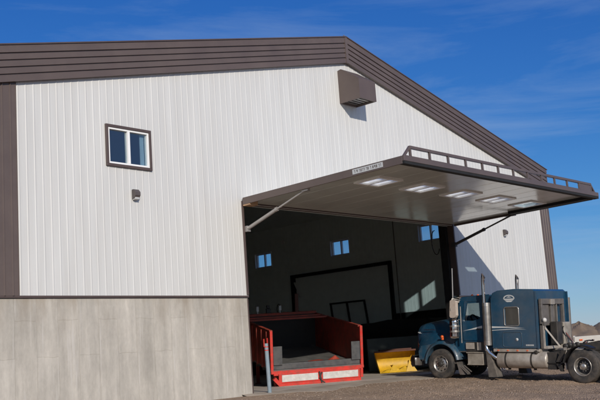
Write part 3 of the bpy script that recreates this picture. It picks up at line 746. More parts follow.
hd = MB(); hd.loft([ring_se(6.60, .60, 1.02, 1.80), ring_se(6.52, .66, .96, 1.90), ring_se(6.3, .69, .95, 1.96), ring_se(5.7, .76, .95, 2.05), ring_se(5.1, .85, .95, 2.14), ring_se(4.72, .93, .95, 2.19)])
hd.build('hood', B, tk)
q = MB(); q.loft([ring_se(6.58, .58, .62, 1.78), ring_se(6.64, .55, .66, 1.74)]); G = q.build('grille', M['chrome'], tk)
q = MB()
for k in range(12): q.box(-.46+.08*k, -.44+.08*k, 6.645, 6.66, .75, 1.66)
q.build('grille_bar', M['black'], G)
# fenders
FWY, FWZ, WR = 5.27, .51, .52
def fender(s):
    mb = MB(); rings = []
    for i in range(23):
        a = R(-4 + 176*i/22)    # 0 = front
        ro = .72
        cy_, cz_ = math.cos(a), math.sin(a)
        ri = .615
        y_ = lambda r: FWY + cy_*r; z_ = lambda r: FWZ + .06 + cz_*r*1.02
        xo, xi = 1.17, .62
        rings.append([(s*xi, y_(ro*1.06), z_(ro*1.06)), (s*(xo-.16), y_(ro*1.05), z_(ro*1.05)), (s*(xo-.05), y_(ro), z_(ro)), (s*xo, y_(ro-.06), z_(ro-.06)), (s*(xo-.01), y_(ri), z_(ri)), (s*xi, y_(ri), z_(ri))])
    mb.loft(rings, True, True)
    # nose part of the wing, carrying the lamps
    mb.prism([(5.72, 1.20), (6.12, 1.14), (6.24, .95), (6.22, .66), (5.96, .66), (5.9, .95)], s*.60, s*1.10, 'X')
    return mb.build('fender', BD, tk, bev=.03, seg=3)
fs = [fender(-1), fender(1)]
for s in (-1, 1):
    q = MB(); q.loft([[(s*.55, y, z0), (s*.70, y, z0), (s*xo, y, z1), (s*(xo+.03), y, z1-.10), (s*.55, y, 1.0)] for y, z0, z1, xo in ((6.38, 1.42, 1.00, .90), (6.15, 1.55, 1.14, .98), (5.7, 1.62, 1.26, 1.03), (5.2, 1.62, 1.30, 1.05), (4.8, 1.50, 1.20, 1.02))]); q.build('hood_side', B, tk, bev=.03, seg=3)
for i, s in enumerate((-1, 1)):
    q = MB(); q.box(s*.86-.18, s*.86+.18, 6.22, 6.28, .80, .98); q.build('headlight', M['lens'], tk, bev=.01)
    q = MB(); q.cyl((s*1.10, 5.20, 1.36), (s*1.10, 5.20, 1.43), .045, n=12); q.lathe([(-.05, .0), (-.045, .04), (.0, .06), (.045, .04), (.05, 0)], (s*1.12, 5.20, 1.46), n=14); q.build('turn_signal', M['orange'], tk)
# bumper
q = MB(); q.loft([[(x, y+.0, z) for (y, z) in ((6.50-abs(x)**4*.07, .42), (6.62-abs(x)**4*.07, .40), (6.68-abs(x)**4*.07, .50), (6.66-abs(x)**4*.07, .74), (6.60-abs(x)**4*.07, .80), (6.50-abs(x)**4*.07, .78))] for x in [-1.18, -1.05, -.8, -.4, 0, .4, .8, 1.05, 1.18]]); BU = q.build('bumper', M['chrome'], tk)
q = MB()
for s in (-1, 1): q.box(s*1.0-.12, s*1.0+.12, 6.2, 6.5, .46, .72); q.bar((s*1.0, 6.3, .6), (s*.6, 5.9, .8), .08)
q.build('bumper_bracket', M['alum'], BU)

# wheels
def wheel(x, y, s, kind, z=WR):
    """s = side (-1 left); kind 'front' or 'dual'"""
    wd = .28; t = MB()
    offs = [0] if kind == 'front' else [0, -.33]
    for of in offs:
        xo = x + s*(-wd/2) + s*of
        P = [(-.13, .30), (-.140, .36), (-.145, .44), (-.135, .495), (-.115, .515), (-.07, .520), (-.065, .508), (-.055, .508), (-.05, .521), (-.005, .522), (0, .509), (.005, .522), (.05, .521), (.055, .508), (.065, .508), (.07, .520), (.115, .515), (.135, .495), (.145, .44), (.140, .36), (.13, .30)]
        t.lathe([(xo+a, r) for a, r in P], (0, y, z), n=56)
    Wp = t.build('wheel', M['rubber'], tk)
    r = MB(); xo = x
    if kind == 'front':
        prof = [(xo-s*.26, .298), (xo-s*.02, .300), (xo-s*.002, .292), (xo-s*.012, .275), (xo-s*.055, .262), (xo-s*.075, .235), (xo-s*.045, .19), (xo-s*.03, .13), (xo-s*.03, .10)]
        r.lathe(prof, (0, y, z), n=48)
        hubs = [(xo-s*.03, .10), (xo+s*.01, .095), (xo+s*.045, .08), (xo+s*.055, .05), (xo+s*.058, .0)]
    else:
        prof = [(xo-s*.26, .298), (xo-s*.02, .300), (xo-s*.002, .292), (xo-s*.012, .272), (xo-s*.10, .258), (xo-s*.17, .235), (xo-s*.17, .17), (xo-s*.165, .12)]
        r.lathe(prof, (0, y, z), n=48)
        hubs = [(xo-s*.17, .125), (xo-s*.06, .105), (xo-s*.03, .095), (xo-s*.02, .06), (xo-s*.018, .0)]
    r.build('rim', M['alum'], Wp)
    h = MB(); h.lathe(hubs, (0, y, z), n=24)
    xh = xo-s*.052 if kind == 'front' else xo-s*.168
    for k in range(10):
        a = 2*math.pi*k/10
        xn = xo-s*.03 if kind == 'front' else xo-s*.165
        h.cyl((xn, y+math.cos(a)*.145, z+math.sin(a)*.145), (xn+s*.03, y+math.cos(a)*.145, z+math.sin(a)*.145), .015, n=6)
    h.build('hub', M['alum'] if kind == 'dual' else M['dark_metal'], Wp)
    d = MB()
    for k in range(10):
        a = 2*math.pi*(k+.5)/10; rr_ = .218
        x0_ = xo-s*.075 if kind == 'front' else xo-s*.176
        d.cyl((x0_, y+math.cos(a)*rr_, z+math.sin(a)*rr_), (x0_+s*.022, y+math.cos(a)*rr_, z+math.sin(a)*rr_), .026, n=10)
    if kind == 'dual': d.lathe([(xo-s*.166, .13), (xo-s*.164, .20), (xo-s*.166, .235)], (0, y, z), n=30)
    d.build('hand_hole', M['black'], Wp)
for s in (-1, 1):
    wheel(s*1.20, FWY, s, 'front'); wheel(s*1.22, 0, s, 'dual'); wheel(s*1.22, -1.36, s, 'dual')
q = MB(); q.cyl((-1.0, 0, .52), (1.0, 0, .52), .09, n=14); q.cyl((-1.0, -1.36, .52), (1.0, -1.36, .52), .09, n=14); q.cyl((-1.0, FWY, .5), (1.0, FWY, .5), .06, n=12)
q.lathe([(-.22, 0), (-.18, .18), (0, .24), (.18, .18), (.22, 0)], (0, 0, .52), n=20); q.build('axle', M['dark_metal'], tk)

# cab shell
CX = .98
cab = MB(); cabpoly = [(4.74, .98), (4.72, 2.10), (4.46, 2.78), (4.36, 2.84), (3.32, 2.88), (3.30, .98)]
cab.prism(cabpoly, -CX, CX, 'X')
CAB = cab.build('cab', B, tk)
hollow = MB().prism([(4.62, 1.15), (4.62, 2.10), (4.38, 2.74), (3.4, 2.80), (3.4, 1.15)], -CX+.06, CX-.06, 'X')
sidew = MB().prism([(4.36, 2.00), (4.22, 2.60), (3.72, 2.62), (3.70, 2.06), (4.0, 1.99)], -1.3, 1.3, 'X')
wind = MB().prism([(4.50, 2.12), (5.2, 2.12), (5.2, 2.72), (4.30, 2.72)], -.84, .84, 'X')
cut(CAB, [hollow, sidew, wind])
bv = CAB.modifiers.new('Bevel', 'BEVEL'); bv.width = .03; bv.segments = 3; bv.limit_method = 'ANGLE'; bv.angle_limit = R(35)
q = MB(); q.prism([(4.36, 2.00), (4.22, 2.60), (3.72, 2.62), (3.70, 2.06), (4.0, 1.99)], -CX+.02, -CX+.025, 'X'); q.prism([(4.36, 2.00), (4.22, 2.60), (3.72, 2.62), (3.70, 2.06), (4.0, 1.99)], CX-.025, CX-.02, 'X'); q.build('side_glass', M['glass'], CAB)
q = MB(); q.add([(-.84, 4.70, 2.12), (.84, 4.70, 2.12), (.84, 4.48, 2.70), (-.84, 4.48, 2.70)], [(0, 1, 2, 3)]); q.build('windshield', M['glass'], CAB)
q = MB(); q.box(-.8, .8, 4.3, 4.6, 1.5, 2.02); q.box(-.75, -.25, 3.45, 3.95, 1.3, 1.75); q.box(-.75, -.25, 3.42, 3.55, 1.7, 2.4); q.box(.25, .75, 3.45, 3.95, 1.3, 1.75); q.box(.25, .75, 3.42, 3.55, 1.7, 2.4); q.build('seat', M['seat'], CAB, bev=.04)
q = MB(); q.lathe([(-.02, .20), (.02, .215), (.04, .20), (.02, .185), (-.02, .20)], (0, 0, 0), 'Y', n=24); SW = q.build('steering_wheel', M['black'], CAB); SW.location = (-.5, 4.2, 2.05); SW.rotation_euler = (R(-35), 0, 0)
for s in (-1, 1):
    q = MB(); X0, X1 = sorted((s*(CX+.001), s*(CX+.018)))
    dp = [(4.40, 1.33), (4.42, 1.96), (4.0, 1.93), (3.66, 2.02), (3.62, 1.33)]
    q.prism(dp, X0, X1, 'X')
    for a, b in (((4.42, 1.96), (4.27, 2.68)), ((4.27, 2.68), (3.66, 2.70)), ((3.66, 2.70), (3.66, 2.02))): q.bar((s*(CX+.01), *a), (s*(CX+.01), *b), .055, .016, up=(1, 0, 0))
    D = q.build('door', B, tk, bev=.006)
    q = MB(); q.box(*sorted((s*(CX+.02), s*(CX+.05))), 3.68, 3.84, 1.70, 1.74); q.build('door_handle', M['chrome'], D)
    # pale swoosh over door
    q = MB(); q.add([(s*(CX+.0195), 4.40, 1.66), (s*(CX+.0195), 3.64, 1.74), (s*(CX+.0195), 3.64, 1.83), (s*(CX+.0195), 4.1, 1.72)], [(0, 1, 2, 3)]); q.build('swoosh', M['pale'], D)
q = MB(); q.prism([(4.47, 2.80), (4.80, 2.66), (4.80, 2.64), (4.45, 2.74)], -.95, .95, 'X'); q.build('sun_visor', M['chrome'], tk)
for k in range(5):
    q = MB(); q.lathe([(0, .045), (.03, .045), (.06, .02), (.065, 0)], (-.75+.375*k, 4.12, 2.855), 'Z', n=12); q.build('marker_light', M['orange'], tk)
q = MB(); 
for s in (-1, 1): q.box(s*.92-.03, s*.92+.03, 3.2, 4.74, .93, .97)
q.build('cab_sill', M['alum'], tk)
# cowl beside hood
q = MB()
for s in (-1, 1): q.prism([(4.75, 1.0), (4.75, 1.95), (4.62, 2.08), (4.5, 2.08), (4.5, 1.0)], s*.80, s*(CX+.002), 'X')
q.build('cowl', B, tk, bev=.03)

# air cleaners, mirrors
for s in (-1, 1):
    q = MB(); xx = s*1.20; yy = 4.62
    q.lathe([(1.40, .0), (1.40, .13), (1.43, .165), (1.50, .17), (1.55, .165), (1.60, .17), (1.86, .17), (1.90, .165), (1.96, .17), (2.03, .165), (2.07, .13), (2.09, .07), (2.09, 0)], (xx, yy, 0), 'Z', n=28)
    AC = q.build('air_cleaner', M['chrome'], tk)
    q = MB(); q.lathe([(1.62, .174), (1.65, .176), (1.68, .174)], (xx, yy, 0), 'Z', n=28); q.lathe([(1.80, .174), (1.83, .176), (1.86, .174)], (xx, yy, 0), 'Z', n=28)
    q.cyl((xx, yy, 2.08), (xx-s*.12, yy, 2.16), .06, n=12); q.build('strap', M['alum'], AC)
    q = MB()
    q.prism([(4.66, 2.12), (4.70, 2.18), (4.66, 2.70), (4.60, 2.74), (4.44, 2.70), (4.44, 2.2), (4.50, 2.12)], s*1.20, s*1.36, 'X')
    MI = q.build('mirror', M['mirror_shell'], tk, bev=.03, seg=3)
    q = MB(); q.tube([(s*1.0, 4.46, 2.72), (s*1.28, 4.62, 2.78), (s*1.36, 4.64, 2.4), (s*1.28, 4.62, 2.08), (s*1.0, 4.45, 2.04)], .016, n=8); q.build('mirror_bracket', M['alum'], MI)
    if s < 0:
        q = MB(); q.tube([(s*1.16, 4.68, 2.10), (s*1.16, 4.66, 2.8), (s*1.16, 4.64, 3.84)], [.026, .024, .020], n=8); q.build('antenna', M['steel_rod'], tk)
        q = MB(); q.cyl((-1.12, 4.40, 1.25), (-1.12, 4.40, 2.5), .022, n=8); q.build('grab_handle', M['alum'], tk)

# exhaust stacks
for s in (-1, 1):
    q = MB(); xx = s*1.16
    rings = []
    for i, (y, z, tilt) in enumerate(((3.42, .98, 0), (3.42, 2.2, 0), (3.42, 3.2, 0), (3.42, 3.42, .02), (3.40, 3.52, .06))):
        rings.append([(xx+.062*math.cos(2*math.pi*k/18), y+.062*math.sin(2*math.pi*k/18), z+(.09*math.sin(2*math.pi*k/18) if i == 4 else 0)) for k in range(18)])
    q.loft(rings, True, False); q.loft([[(xx+(p[0]-xx)*.9, p[1]*1.0-(p[1]-3.42)*.1, p[2]) for p in r] for r in rings], True, False)
    EX = q.build('exhaust_stack', M['chrome'], tk)
    q = MB(); rings = []
    for z in (1.17, 1.3, 2.5, 2.60): rings.append([(xx+s*(-.02)+.135*math.cos(a)*(1 if z not in (1.17, 2.60) else .95), 3.36+.135*math.sin(a), z) for a in [2*math.pi*k/24 for k in range(24)]])
    q.loft(rings, True, False); HS = q.build('heat_shield', M['alum'], EX)
    q = MB()
    for zi in range(26):
        for ai in range(9):
            a = (math.pi if s < 0 else 0) + R(-52+13*ai); c_ = (xx-s*.02+.1355*math.cos(a), 3.36+.1355*math.sin(a), 1.34+zi*.045)
            t_ = Vector((-math.sin(a), math.cos(a), 0)); o_ = Vector((math.cos(a), math.sin(a), 0))*.002
            v0 = Vector(c_)+o_; q.add([v0-t_*.006-Vector((0, 0, .014)), v0+t_*.006-Vector((0, 0, .014)), v0+t_*.006+Vector((0, 0, .014)), v0-t_*.006+Vector((0, 0, .014))], [(0, 1, 2, 3)])
    q.build('shield_slot', M['black'], HS)
    q = MB(); q.tube([(xx, 3.42, 1.18), (xx, 3.40, 1.05), (xx+.0, 3.30, .92), (xx+.02*-s, 3.12, .78), (xx-s*.15, 2.98, .68)], .062, n=14); q.build('exhaust_elbow', M['chrome'], EX)

# sleeper
SX = 1.10
slp = MB(); sp_ = [(3.22, 1.06), (3.22, 2.74), (3.14, 2.92), (2.94, 3.00), (2.3, 3.03), (1.62, 3.00), (1.55, 2.94), (1.55, 1.06)]
slp.prism(sp_, -SX, SX, 'X'); SLP = slp.build('sleeper', B, tk)
cut(SLP, [MB().prism([(3.1, 1.2), (3.1, 2.8), (2.9, 2.9), (1.7, 2.9), (1.65, 1.2)], -SX+.06, SX-.06, 'X'), MB().box(-1.3, 1.3, 2.20, 2.68, 1.84, 2.40)])
bv = SLP.modifiers.new('Bevel', 'BEVEL'); bv.width = .05; bv.segments = 4; bv.limit_method = 'ANGLE'; bv.angle_limit = R(50)
q = MB(); q.box(-.98, .98, 1.75, 2.9, 1.55, 1.75); q.build('bunk', M['seat'], SLP)
def rframe(mb, X, y0, y1, z0, z1, w, t, r=.07):
    """rounded rectangular bead on a side face"""
    pts = []
    for (cy_, cz_, a0) in ((y1-r, z1-r, 0), (y0+r, z1-r, 90), (y0+r, z0+r, 180), (y1-r, z0+r, 270)):
        for k in range(6): a = R(a0+18*k); pts.append((X, cy_+r*math.cos(a), cz_+r*math.sin(a)))
    pts.append(pts[0]); mb.tube(pts, w, n=6, caps=False)
for s in (-1, 1):
    q = MB(); rframe(q, s*(SX+.002), 2.17, 2.71, 1.81, 2.43, .018, 0); WF = q.build('window_frame', M['alum'], SLP)
    q = MB(); q.box(*sorted((s*(SX-.03), s*(SX-.024))), 2.20, 2.68, 1.84, 2.40); q.build('window_pane', M['tint_glass'], SLP)
    q = MB(); rframe(q, s*(SX+.001), 2.10, 2.80, 1.12, 1.60, .012, 0); q.build('storage_hatch', M['blue_dusty'], SLP)
    q = MB(); q.lathe([(-.004, 0), (-.004, .05), (.004, .05), (.004, 0)], (s*(SX+.006), 2.28, 1.36), n=18); q.build('hatch_latch', M['pale'], SLP)
    q = MB(); xx = s*(SX+.004)
    q.add([(xx, 3.20, 1.745), (xx, 2.6, 1.75), (xx, 1.95, 1.73), (xx, 2.6, 1.785), (xx, 3.20, 1.805)], [(0, 1, 2, 3, 4)])
    q.add([(xx, 3.20, 1.66), (xx, 2.3, 1.70), (xx, 1.9, 1.68), (xx, 2.3, 1.72), (xx, 3.20, 1.68)], [(0, 1, 2, 3, 4)]); q.build('side_stripe', M['pale'], SLP)
# emblem on the sleeper side: pale dome over a white base bar
xx = -(SX+.004)
q = MB(); el = [(2.50+.21*math.cos(a), 2.72+.12*math.sin(a)) for a in [R(k*12) for k in range(16)]]; ei = [(2.50+.165*math.cos(a), 2.72+.085*math.sin(a)) for a in [R(k*12) for k in range(16)]]
for i in range(15): q.add([(xx, *el[i]), (xx, *el[i+1]), (xx, *ei[i+1]), (xx, *ei[i])], [(0, 1, 2, 3)])
q.add([(xx-.001, 2.72, 2.715), (xx-.001, 2.28, 2.715), (xx-.001, 2.34, 2.665), (xx-.001, 2.66, 2.665)], [(0, 1, 2, 3)]); q.add([(xx-.001, 2.66, 2.655), (xx-.001, 2.34, 2.655), (xx-.001, 2.42, 2.60), (xx-.001, 2.58, 2.60)], [(0, 1, 2, 3)])
q.add([(xx, 2.60, 2.75), (xx, 2.50, 2.79), (xx, 2.40, 2.75)], [(0, 1, 2)])
q.build('emblem', M['pale'], SLP)
tx = text('unit_number', 'T8 1024', .075, M['pale'], SLP, (-(SX+.005), 1.80, 1.18), (R(90), 0, R(-90)))
bpy.data.objects.remove(tx)
q = MB(); yy = 1.96
for w_ in (.03, .02, .035, .03, .02, .03, .03): q.box(-(SX+.006), -(SX+.003), yy-w_, yy, 1.15, 1.20); yy -= w_+.014
q.build('small_lettering', M['pale'], SLP)
text('hood_badge', 'KENWORTH', .075, M['chrome'], tk, (-.80, 5.95, 1.70), (R(90), 0, R(-90-5)), squash=1.15)
q = MB(); q.box(-.72, -.705, 6.40, 6.50, 1.60, 1.625); q.box(-.72, -.705, 6.36, 6.46, 1.575, 1.59); q.build('nose_badge', M['pale'], tk)
# side extenders
for s in (-1, 1):
    q = MB()
    q.box(*sorted((s*(SX-.012), s*(SX+.018))), 1.47, 1.56, 1.06, 2.93)
    q.build('side_extender', B, tk, bev=.01)
q = MB(); q.box(-1.08, 1.08, 1.50, 3.2, .96, 1.05); q.build('sleeper_sill', M['alum_tank'], tk, bev=.01)
for k in range(4):
    q = MB(); q.box(-1.10, -1.081, 1.9+.36*k, 1.96+.36*k, .985, 1.02); q.build('sill_light', M['orange'], tk)
q = MB(); q.cyl((1.20, 1.52, .9), (1.20, 1.52, 2.72), .07, n=18); q.build('intake_pipe', M['grey_metal'], tk)

# rack and equipment on the deck behind the sleeper
q = MB()
q.box(-.97, .66, 1.40, 1.50, 2.50, 2.68); q.box(-.97, -.87, 1.40, 1.50, 1.06, 2.50); q.box(.56, .66, 1.40, 1.50, 1.06, 2.50); q.box(-.28, -.18, 1.42, 1.50, 1.06, 2.50); q.box(.12, .19, 1.42, 1.50, 1.06, 2.50)
q.box(-.80, -.32, 1.47, 1.49, 1.85, 2.50); q.box(-.14, .08, 1.47, 1.49, 1.85, 2.50); q.box(-.97, .66, 1.405, 1.495, 1.80, 1.87)
q.build('headache_rack', M['grey_metal'], tk, bev=.01)
q = MB(); q.box(-.36, -.10, 1.36, 1.40, 2.49, 2.66); q.bar((-.95, 1.36, 1.78), (-.72, .95, 1.12), .05); q.bar((-.95, 1.37, 1.06), (-.95, 1.37, 1.8), .05); q.bar((-.97, 1.3, 1.10), (.8, 1.2, 1.10), .09); q.build('rack_brace', M['alum_tank'], tk)
q = MB(); q.box(-.50, -.12, 1.12, 1.38, 1.18, 1.92); q.build('wet_kit_tank', M['dark_metal'], tk, bev=.03)
q = MB(); q.box(-.06, .42, 1.10, 1.38, 1.12, 1.90); q.build('wet_kit_tank', M['step'], tk, bev=.03)
q = MB(); q.lathe([(-.04, .0), (-.04, .05), (.0, .075), (.05, .08), (.06, 0)], (-.93, 1.32, 1.98), 'Y', n=18); q.build('work_lamp', M['white_paint'], tk)
q = MB(); q.box(-.97, -.89, 1.32, 1.38, 1.66, 1.93); q.build('lamp_stalk', M['grey_metal'], tk)
rh = random.Random(5)
for (m_, nm) in ((M['black'], 'air_hose'), (M['hose_blue'], 'air_hose'), (M['hose_red'], 'air_hose'), (M['alum'], 'air_hose'), (M['black'], 'air_hose'), (M['grey_metal'], 'air_hose')):
    q = MB(); x = rh.uniform(-.2, .5); P = []
    for i in range(22):
        t = i/21; P.append((x*.8-.25+.35*t+.06*math.cos(t*25+x*9), 1.12-.80*t+.06*math.sin(t*25), 1.72-1.0*math.sin(math.pi*min(1, t*1.15))*.58-.45*t+.05*math.sin(t*25+1)))
    q.tube(P, .016, n=6); q.build(nm, m_, tk)
q = MB(); q.box(-.40, .40, .3, 1.3, 1.005, 1.05); q.build('deck_plate', M['alum_tank'], tk)
q = MB(); q.prism([(-.75, 1.08), (-.75, 1.24), (-.2, 1.27), (.4, 1.20), (.4, 1.08)], -.45, .45, 'X'); q.box(-.5, .5, -.6, .2, 1.0, 1.10); q.build('fifth_wheel', M['dark_metal'], tk, bev=.01)
# valve and coil detail near the frame
q = MB()
for k in range(6): q.lathe([(-.03, .0), (-.03, .09), (.03, .09), (.03, 0)], (-.55+.18*k, .85-.05*k, 1.12+.03*(k % 2)), n=14)
q.build('coiled_line', M['dark_metal'], tk)

# fuel tanks
for s in (-1, 1):
    cx_ = s*.90; cz_ = .69
    q = MB(); q.lathe([(1.24, 0), (1.24, .20), (1.26, .262), (1.30, .277), (3.02, .277), (3.06, .262), (3.08, .20), (3.08, 0)], (cx_, 0, cz_), 'Y', n=40); FT = q.build('fuel_tank', M['alum_tank'], tk)
    for y in (1.78, 2.72): q = MB(); q.lathe([(y-.03, .282), (y+.03, .282)], (cx_, 0, cz_), 'Y', n=40); q.lathe([(y-.03, .276), (y-.03, .282)], (cx_, 0, cz_), 'Y', n=40); q.box(cx_-.05, cx_+.05, y-.03, y+.03, cz_-.33, cz_-.275); q.build('tank_strap', M['dark_metal'], FT)
    q = MB(); q.cyl((cx_+s*.16, 1.62, .90), (cx_+s*.22, 1.62, .98), .055, n=14); q.build('filler_cap', M['dark_metal'], FT)
    q = MB(); q.box(cx_-.16, cx_+.22*1, 1.55, 3.0, .955, .965) if s > 0 else q.box(cx_-.22, cx_+.16, 1.7, 3.0, .955, .962); q.build('tank_step', M['alum_tank'], FT)
    # step box below the door
    q = MB(); q.box(*sorted((s*.62, s*1.12)), 3.58, 4.20, .50, .90); q.box(*sorted((s*.62, s*1.15)), 3.56, 4.24, .90, .935); q.box(*sorted((s*1.1, s*1.17)), 3.6, 4.2, .50, .54); SB = q.build('step_box', M['step'], tk, bev=.015)
    q = MB(); q.box(*sorted((s*.6, s*1.0)), 3.4, 4.3, .935, 1.28); q.build('cab_skirt', M['dark_metal'], tk)
    q = MB(); q.box(*sorted((s*.99, s*1.03)), 3.70, 3.86, 1.0, 1.26); q.box(*sorted((s*.99, s*1.03)), 3.98, 4.30, 1.04, 1.25); q.build('step_tread', M['alum_tank'], SB)
    # flaps
    q = MB(); q.prism([(4.62, .60), (4.56, .60), (4.30, .17), (4.50, .17)], s*.80, s*1.18, 'X'); q.bar((s*1.19, 4.45, .45), (s*1.19, 4.18, .22), .03); q.bar((s*1.19, 4.38, .47), (s*1.19, 4.10, .24), .03); q.bar((s*1.19, 4.30, .49), (s*1.19, 4.02, .28), .03); q.build('mud_flap', M['alum'], tk)
    q = MB(); q.prism([(3.42, .98), (3.30, .98), (3.02, .12), (3.36, .12)], s*.85, s*1.20, 'X'); q.build('mud_flap', M['rubber_flap'], tk, bev=.01)
    # rear quarter fender hoop
    q = MB(); rings = []
    for i in range(15):
        a = R(10+110*i/14); 
        rings.append([(s*.88, math.cos(a)*.66, .52+math.sin(a)*.66), (s*1.24, math.cos(a)*.66, .52+math.sin(a)*.66), (s*1.24, math.cos(a)*.635, .52+math.sin(a)*.635), (s*.88, math.cos(a)*.635, .52+math.sin(a)*.635)])
    q.loft(rings, True, True); 
    q.build('rear_fender', M['black'], tk)
    q = MB(); q.prism([(.74, 1.02), (.60, 1.02), (.78, .62), (.70, .35), (.80, .35), (.95, .62)], s*1.02, s*1.10, 'X'); q.box(*sorted((s*.55, s*1.1)), .72, 1.25, .60, .64); q.box(*sorted((s*.5, s*1.05)), .95, 1.25, .40, .95); q.build('battery_step', M['dark_metal'], tk)
    q = MB(); q.box(*sorted((s*.86, s*.92)), .66, .74, .7, 1.1); q.bar((s*1.0, .72, .98), (s*1.0, .62, .40), .07, .04); q.build('fender_bracket', M['alum_tank'], tk)

# ------------------------------------------------------------------ white flatbed trailer parked beyond the truck
ft_ = thing('flatbed_trailer', 'white flatbed trailer with red reflector parked beyond the rear of the truck', 'trailer', (16.33, -2.67, -.08), (0, 0, R(-65)))
q = MB(); q.box(-.02, 8, -1.25, 1.25, 1.02, 1.10); q.build('deck', M['wood'], ft_)
q = MB(); q.box(-.05, 8, -1.30, -1.25, .90, 1.12); q.box(-.05, 8, 1.25, 1.30, .90, 1.12); q.box(-.06, .0, -1.30, 1.30, .84, 1.16); q.prism([(0, .90), (.9, .90), (.35, .84), (0, .80)], -1.29, -1.2, 'Y'); q.build('side_rail', M['white_paint'], ft_, bev=.01)
q = MB(); q.box(.5, 7.5, -.6, -.45, .55, 1.0); q.box(.5, 7.5, .45, .6, .55, 1.0); q.build('beam', M['dark_metal'], ft_)
for x in (1.2, 3.2, 5.2):
    q = MB(); q.box(x, x+.75, -1.312, -1.302, .98, 1.05); q.build('reflector', M['redlens'], ft_)
q = MB(); q.box(.18, .30, -1.33, -1.302, .95, 1.01); q.build('marker_light', M['orange'], ft_)
q = MB(); q.box(-.08, -.062, -1.0, -.8, .95, 1.05); q.build('tail_light', M['redlens'], ft_)
for x in (5.2, 6.4):
    for y in (-1.0, 1.0):
        q = MB(); q.lathe([(y-.14, .25), (y-.14, .44), (y-.11, .48), (y+.11, .48), (y+.14, .44), (y+.14, .25)], (x, 0, .48), 'Y', n=28); Wt = q.build('wheel', M['rubber'], ft_)
        q = MB(); q.lathe([(y-.10, .26), (y-.06, .1), (y-.10, 0)], (x, 0, .48), 'Y', n=20); q.lathe([(y+.10, .26), (y+.06, .1), (y+.10, 0)], (x, 0, .48), 'Y', n=20); q.build('rim', M['alum'], Wt)
for y in (-.9, .9): q = MB(); q.box(1.4, 1.52, y-.06, y+.06, .12, .9); q.box(1.33, 1.59, y-.13, y+.13, .06, .12); q.build('landing_leg', M['dark_metal'], ft_)

# ------------------------------------------------------------------ soil mounds
def mound(x, y, rx, ry, h, lab, seed):
    rr = random.Random(seed); mb = MB(); nr, na = 26, 72; vs = []
    ph = [rr.uniform(0, 6.28) for _ in range(8)]
    def nz(a, r): return sum(math.sin(a*k+ph[k]+r*4)*.5/k for k in range(1, 7))
    for i in range(nr+1):
        r = i/nr
        for j in range(na):
            a = 2*math.pi*j/na; e_ = 1+.13*nz(a, 0)
            z = h*(max(0, 1-r**1.25))*(1+.20*nz(a, r)*(r+.15)) + .10*h*math.sin(r*13+a*5+ph[2])*(1-r)*r*1.6 + .035*h*rr.uniform(-1, 1)*(1-r)
            vs.append((x+math.cos(a)*rx*r*e_, y+math.sin(a)*ry*r*e_, z-.4))
    mb.add(vs, [(i*na+j, i*na+(j+1) % na, (i+1)*na+(j+1) % na, (i+1)*na+j) for i in range(nr) for j in range(na)], True)
    tag(mb.build('soil_mound', M['mound']), lab, 'soil mound', 'soil mounds beyond the yard')
mound(66.0, 20.6, 5.2, 5.0, 2.75, 'smaller brown soil mound just behind the truck rear corner', 2)
mound(69.0, 17.6, 6.5, 6.0, 3.15, 'larger brown soil mound above the white flatbed trailer', 5)

# ------------------------------------------------------------------ light
SUN = Vector((-1, -1.70, .80)).normalized()      # towards the sun
el = math.asin(SUN.z); az = math.atan2(SUN.x, SUN.y)
w = bpy.data.worlds.new('World'); sc.world = w; w.use_nodes = True; nt = w.node_tree; L = nt.links.new
bg = nt.nodes['Background']
sky = nd(nt, 'ShaderNodeTexSky', sky_type='NISHITA'); sky.sun_disc = False; sky.sun_elevation = el; sky.sun_rotation = az
sky.altitude = 600; sky.air_density = 1.0; sky.dust_density = .1; sky.ozone_density = 2.0
tc = nd(nt, 'ShaderNodeTexCoord')
mp = nd(nt, 'ShaderNodeMapping'); mp.inputs['Scale'].default_value = (1.0, 1.0, 5.0); mp.inputs['Rotation'].default_value = (R(8), R(-10), R(62)); L(tc.outputs['Generated'], mp.inputs[0])
nz = nd(nt, 'ShaderNodeTexNoise'); nz.inputs['Scale'].default_value = 2.2; nz.inputs['Detail'].default_value = 9; nz.inputs['Roughness'].default_value = .62; nz.inputs['Distortion'].default_value = .6; L(mp.outputs[0], nz.inputs['Vector'])
mr = nd(nt, 'ShaderNodeMapRange'); mr.inputs['From Min'].default_value = .47; mr.inputs['From Max'].default_value = .80; mr.inputs['To Max'].default_value = .34; mr.clamp = True; L(nz.outputs['Fac'], mr.inputs['Value'])
mx = nd(nt, 'ShaderNodeMix', data_type='RGBA'); mx.inputs['B'].default_value = (3.6, 4.8, 6.6, 1)
cz = nd(nt, 'ShaderNodeSeparateXYZ'); L(tc.outputs['Generated'], cz.inputs[0])
cm = nd(nt, 'ShaderNodeMapRange'); cm.clamp = True; cm.inputs['From Min'].default_value = .05; cm.inputs['From Max'].default_value = .42; cm.inputs['To Min'].default_value = 2.2; cm.inputs['To Max'].default_value = .6; L(cz.outputs['Z'], cm.inputs['Value'])
cq = nd(nt, 'ShaderNodeMath', operation='MULTIPLY'); L(mr.outputs[0], cq.inputs[0]); L(cm.outputs[0], cq.inputs[1]); L(cq.outputs[0], mx.inputs['Factor'])
sp_ = nd(nt, 'ShaderNodeSeparateColor'); cb_ = nd(nt, 'ShaderNodeCombineColor'); L(sky.outputs[0], sp_.inputs[0])
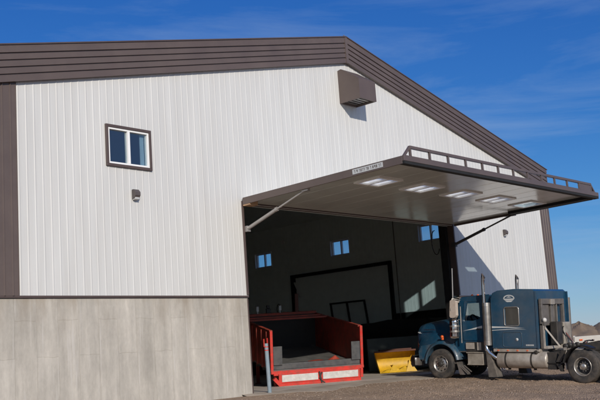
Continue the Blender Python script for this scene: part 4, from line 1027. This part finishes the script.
for ch, pw, sc_ in (('Red', 1.5, .125), ('Green', 1.05, .465), ('Blue', .62, 1.80)):
    a_ = nd(nt, 'ShaderNodeMath', operation='POWER'); a_.inputs[1].default_value = pw; L(sp_.outputs[ch], a_.inputs[0])
    b_ = nd(nt, 'ShaderNodeMath', operation='MULTIPLY'); b_.inputs[1].default_value = sc_; L(a_.outputs[0], b_.inputs[0]); L(b_.outputs[0], cb_.inputs[ch])
L(cb_.outputs[0], mx.inputs['A'])
# brighter colour mixed into the unseen sky round the sun, added as fill
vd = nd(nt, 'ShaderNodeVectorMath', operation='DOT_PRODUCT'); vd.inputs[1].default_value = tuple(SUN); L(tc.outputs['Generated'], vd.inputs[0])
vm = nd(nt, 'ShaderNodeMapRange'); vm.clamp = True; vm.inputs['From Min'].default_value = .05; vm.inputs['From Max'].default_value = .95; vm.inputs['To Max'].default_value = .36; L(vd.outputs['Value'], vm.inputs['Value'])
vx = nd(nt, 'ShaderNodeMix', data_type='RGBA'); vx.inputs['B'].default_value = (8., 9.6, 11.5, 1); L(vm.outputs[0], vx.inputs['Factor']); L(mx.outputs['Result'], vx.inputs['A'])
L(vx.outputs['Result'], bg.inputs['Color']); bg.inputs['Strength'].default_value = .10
sl = bpy.data.lights.new('sun', 'SUN'); sl.energy = 3.45; sl.angle = R(.53); sl.color = (1, .925, .82)
so = bpy.data.objects.new('sun', sl); COL.objects.link(so); so.rotation_euler = (-SUN).to_track_quat('-Z', 'Y').to_euler(); so.location = SUN*80

# ------------------------------------------------------------------ camera
f_px, pitch, roll, yaw = 905.25, .1692, .0715, .8417
fwd = Vector((math.sin(yaw), math.cos(yaw), 0)); rt = Vector((math.cos(yaw), -math.sin(yaw), 0)); up = Vector((0, 0, 1))
fw = fwd*math.cos(pitch)+up*math.sin(pitch); u2 = up*math.cos(pitch)-fwd*math.sin(pitch)
r3 = rt*math.cos(roll)-u2*math.sin(roll); u3 = u2*math.cos(roll)+rt*math.sin(roll)
cam = bpy.data.cameras.new('camera'); co = bpy.data.objects.new('camera', cam); COL.objects.link(co)
m4 = Matrix((r3, u3, -fw)).transposed().to_4x4(); m4.translation = C0; co.matrix_world = m4
cam.sensor_width = 36; cam.lens = 36*f_px/600; cam.clip_end = 8000; cam.clip_start = .1
sc.camera = co
vs_ = sc.view_settings; vs_.view_transform = 'Standard'; vs_.look = 'None'; vs_.gamma = 1; vs_.exposure = 0; vs_.use_curve_mapping = False
sc.render.engine = 'CYCLES'; sc.cycles.max_bounces = 10; sc.cycles.transparent_max_bounces = 16
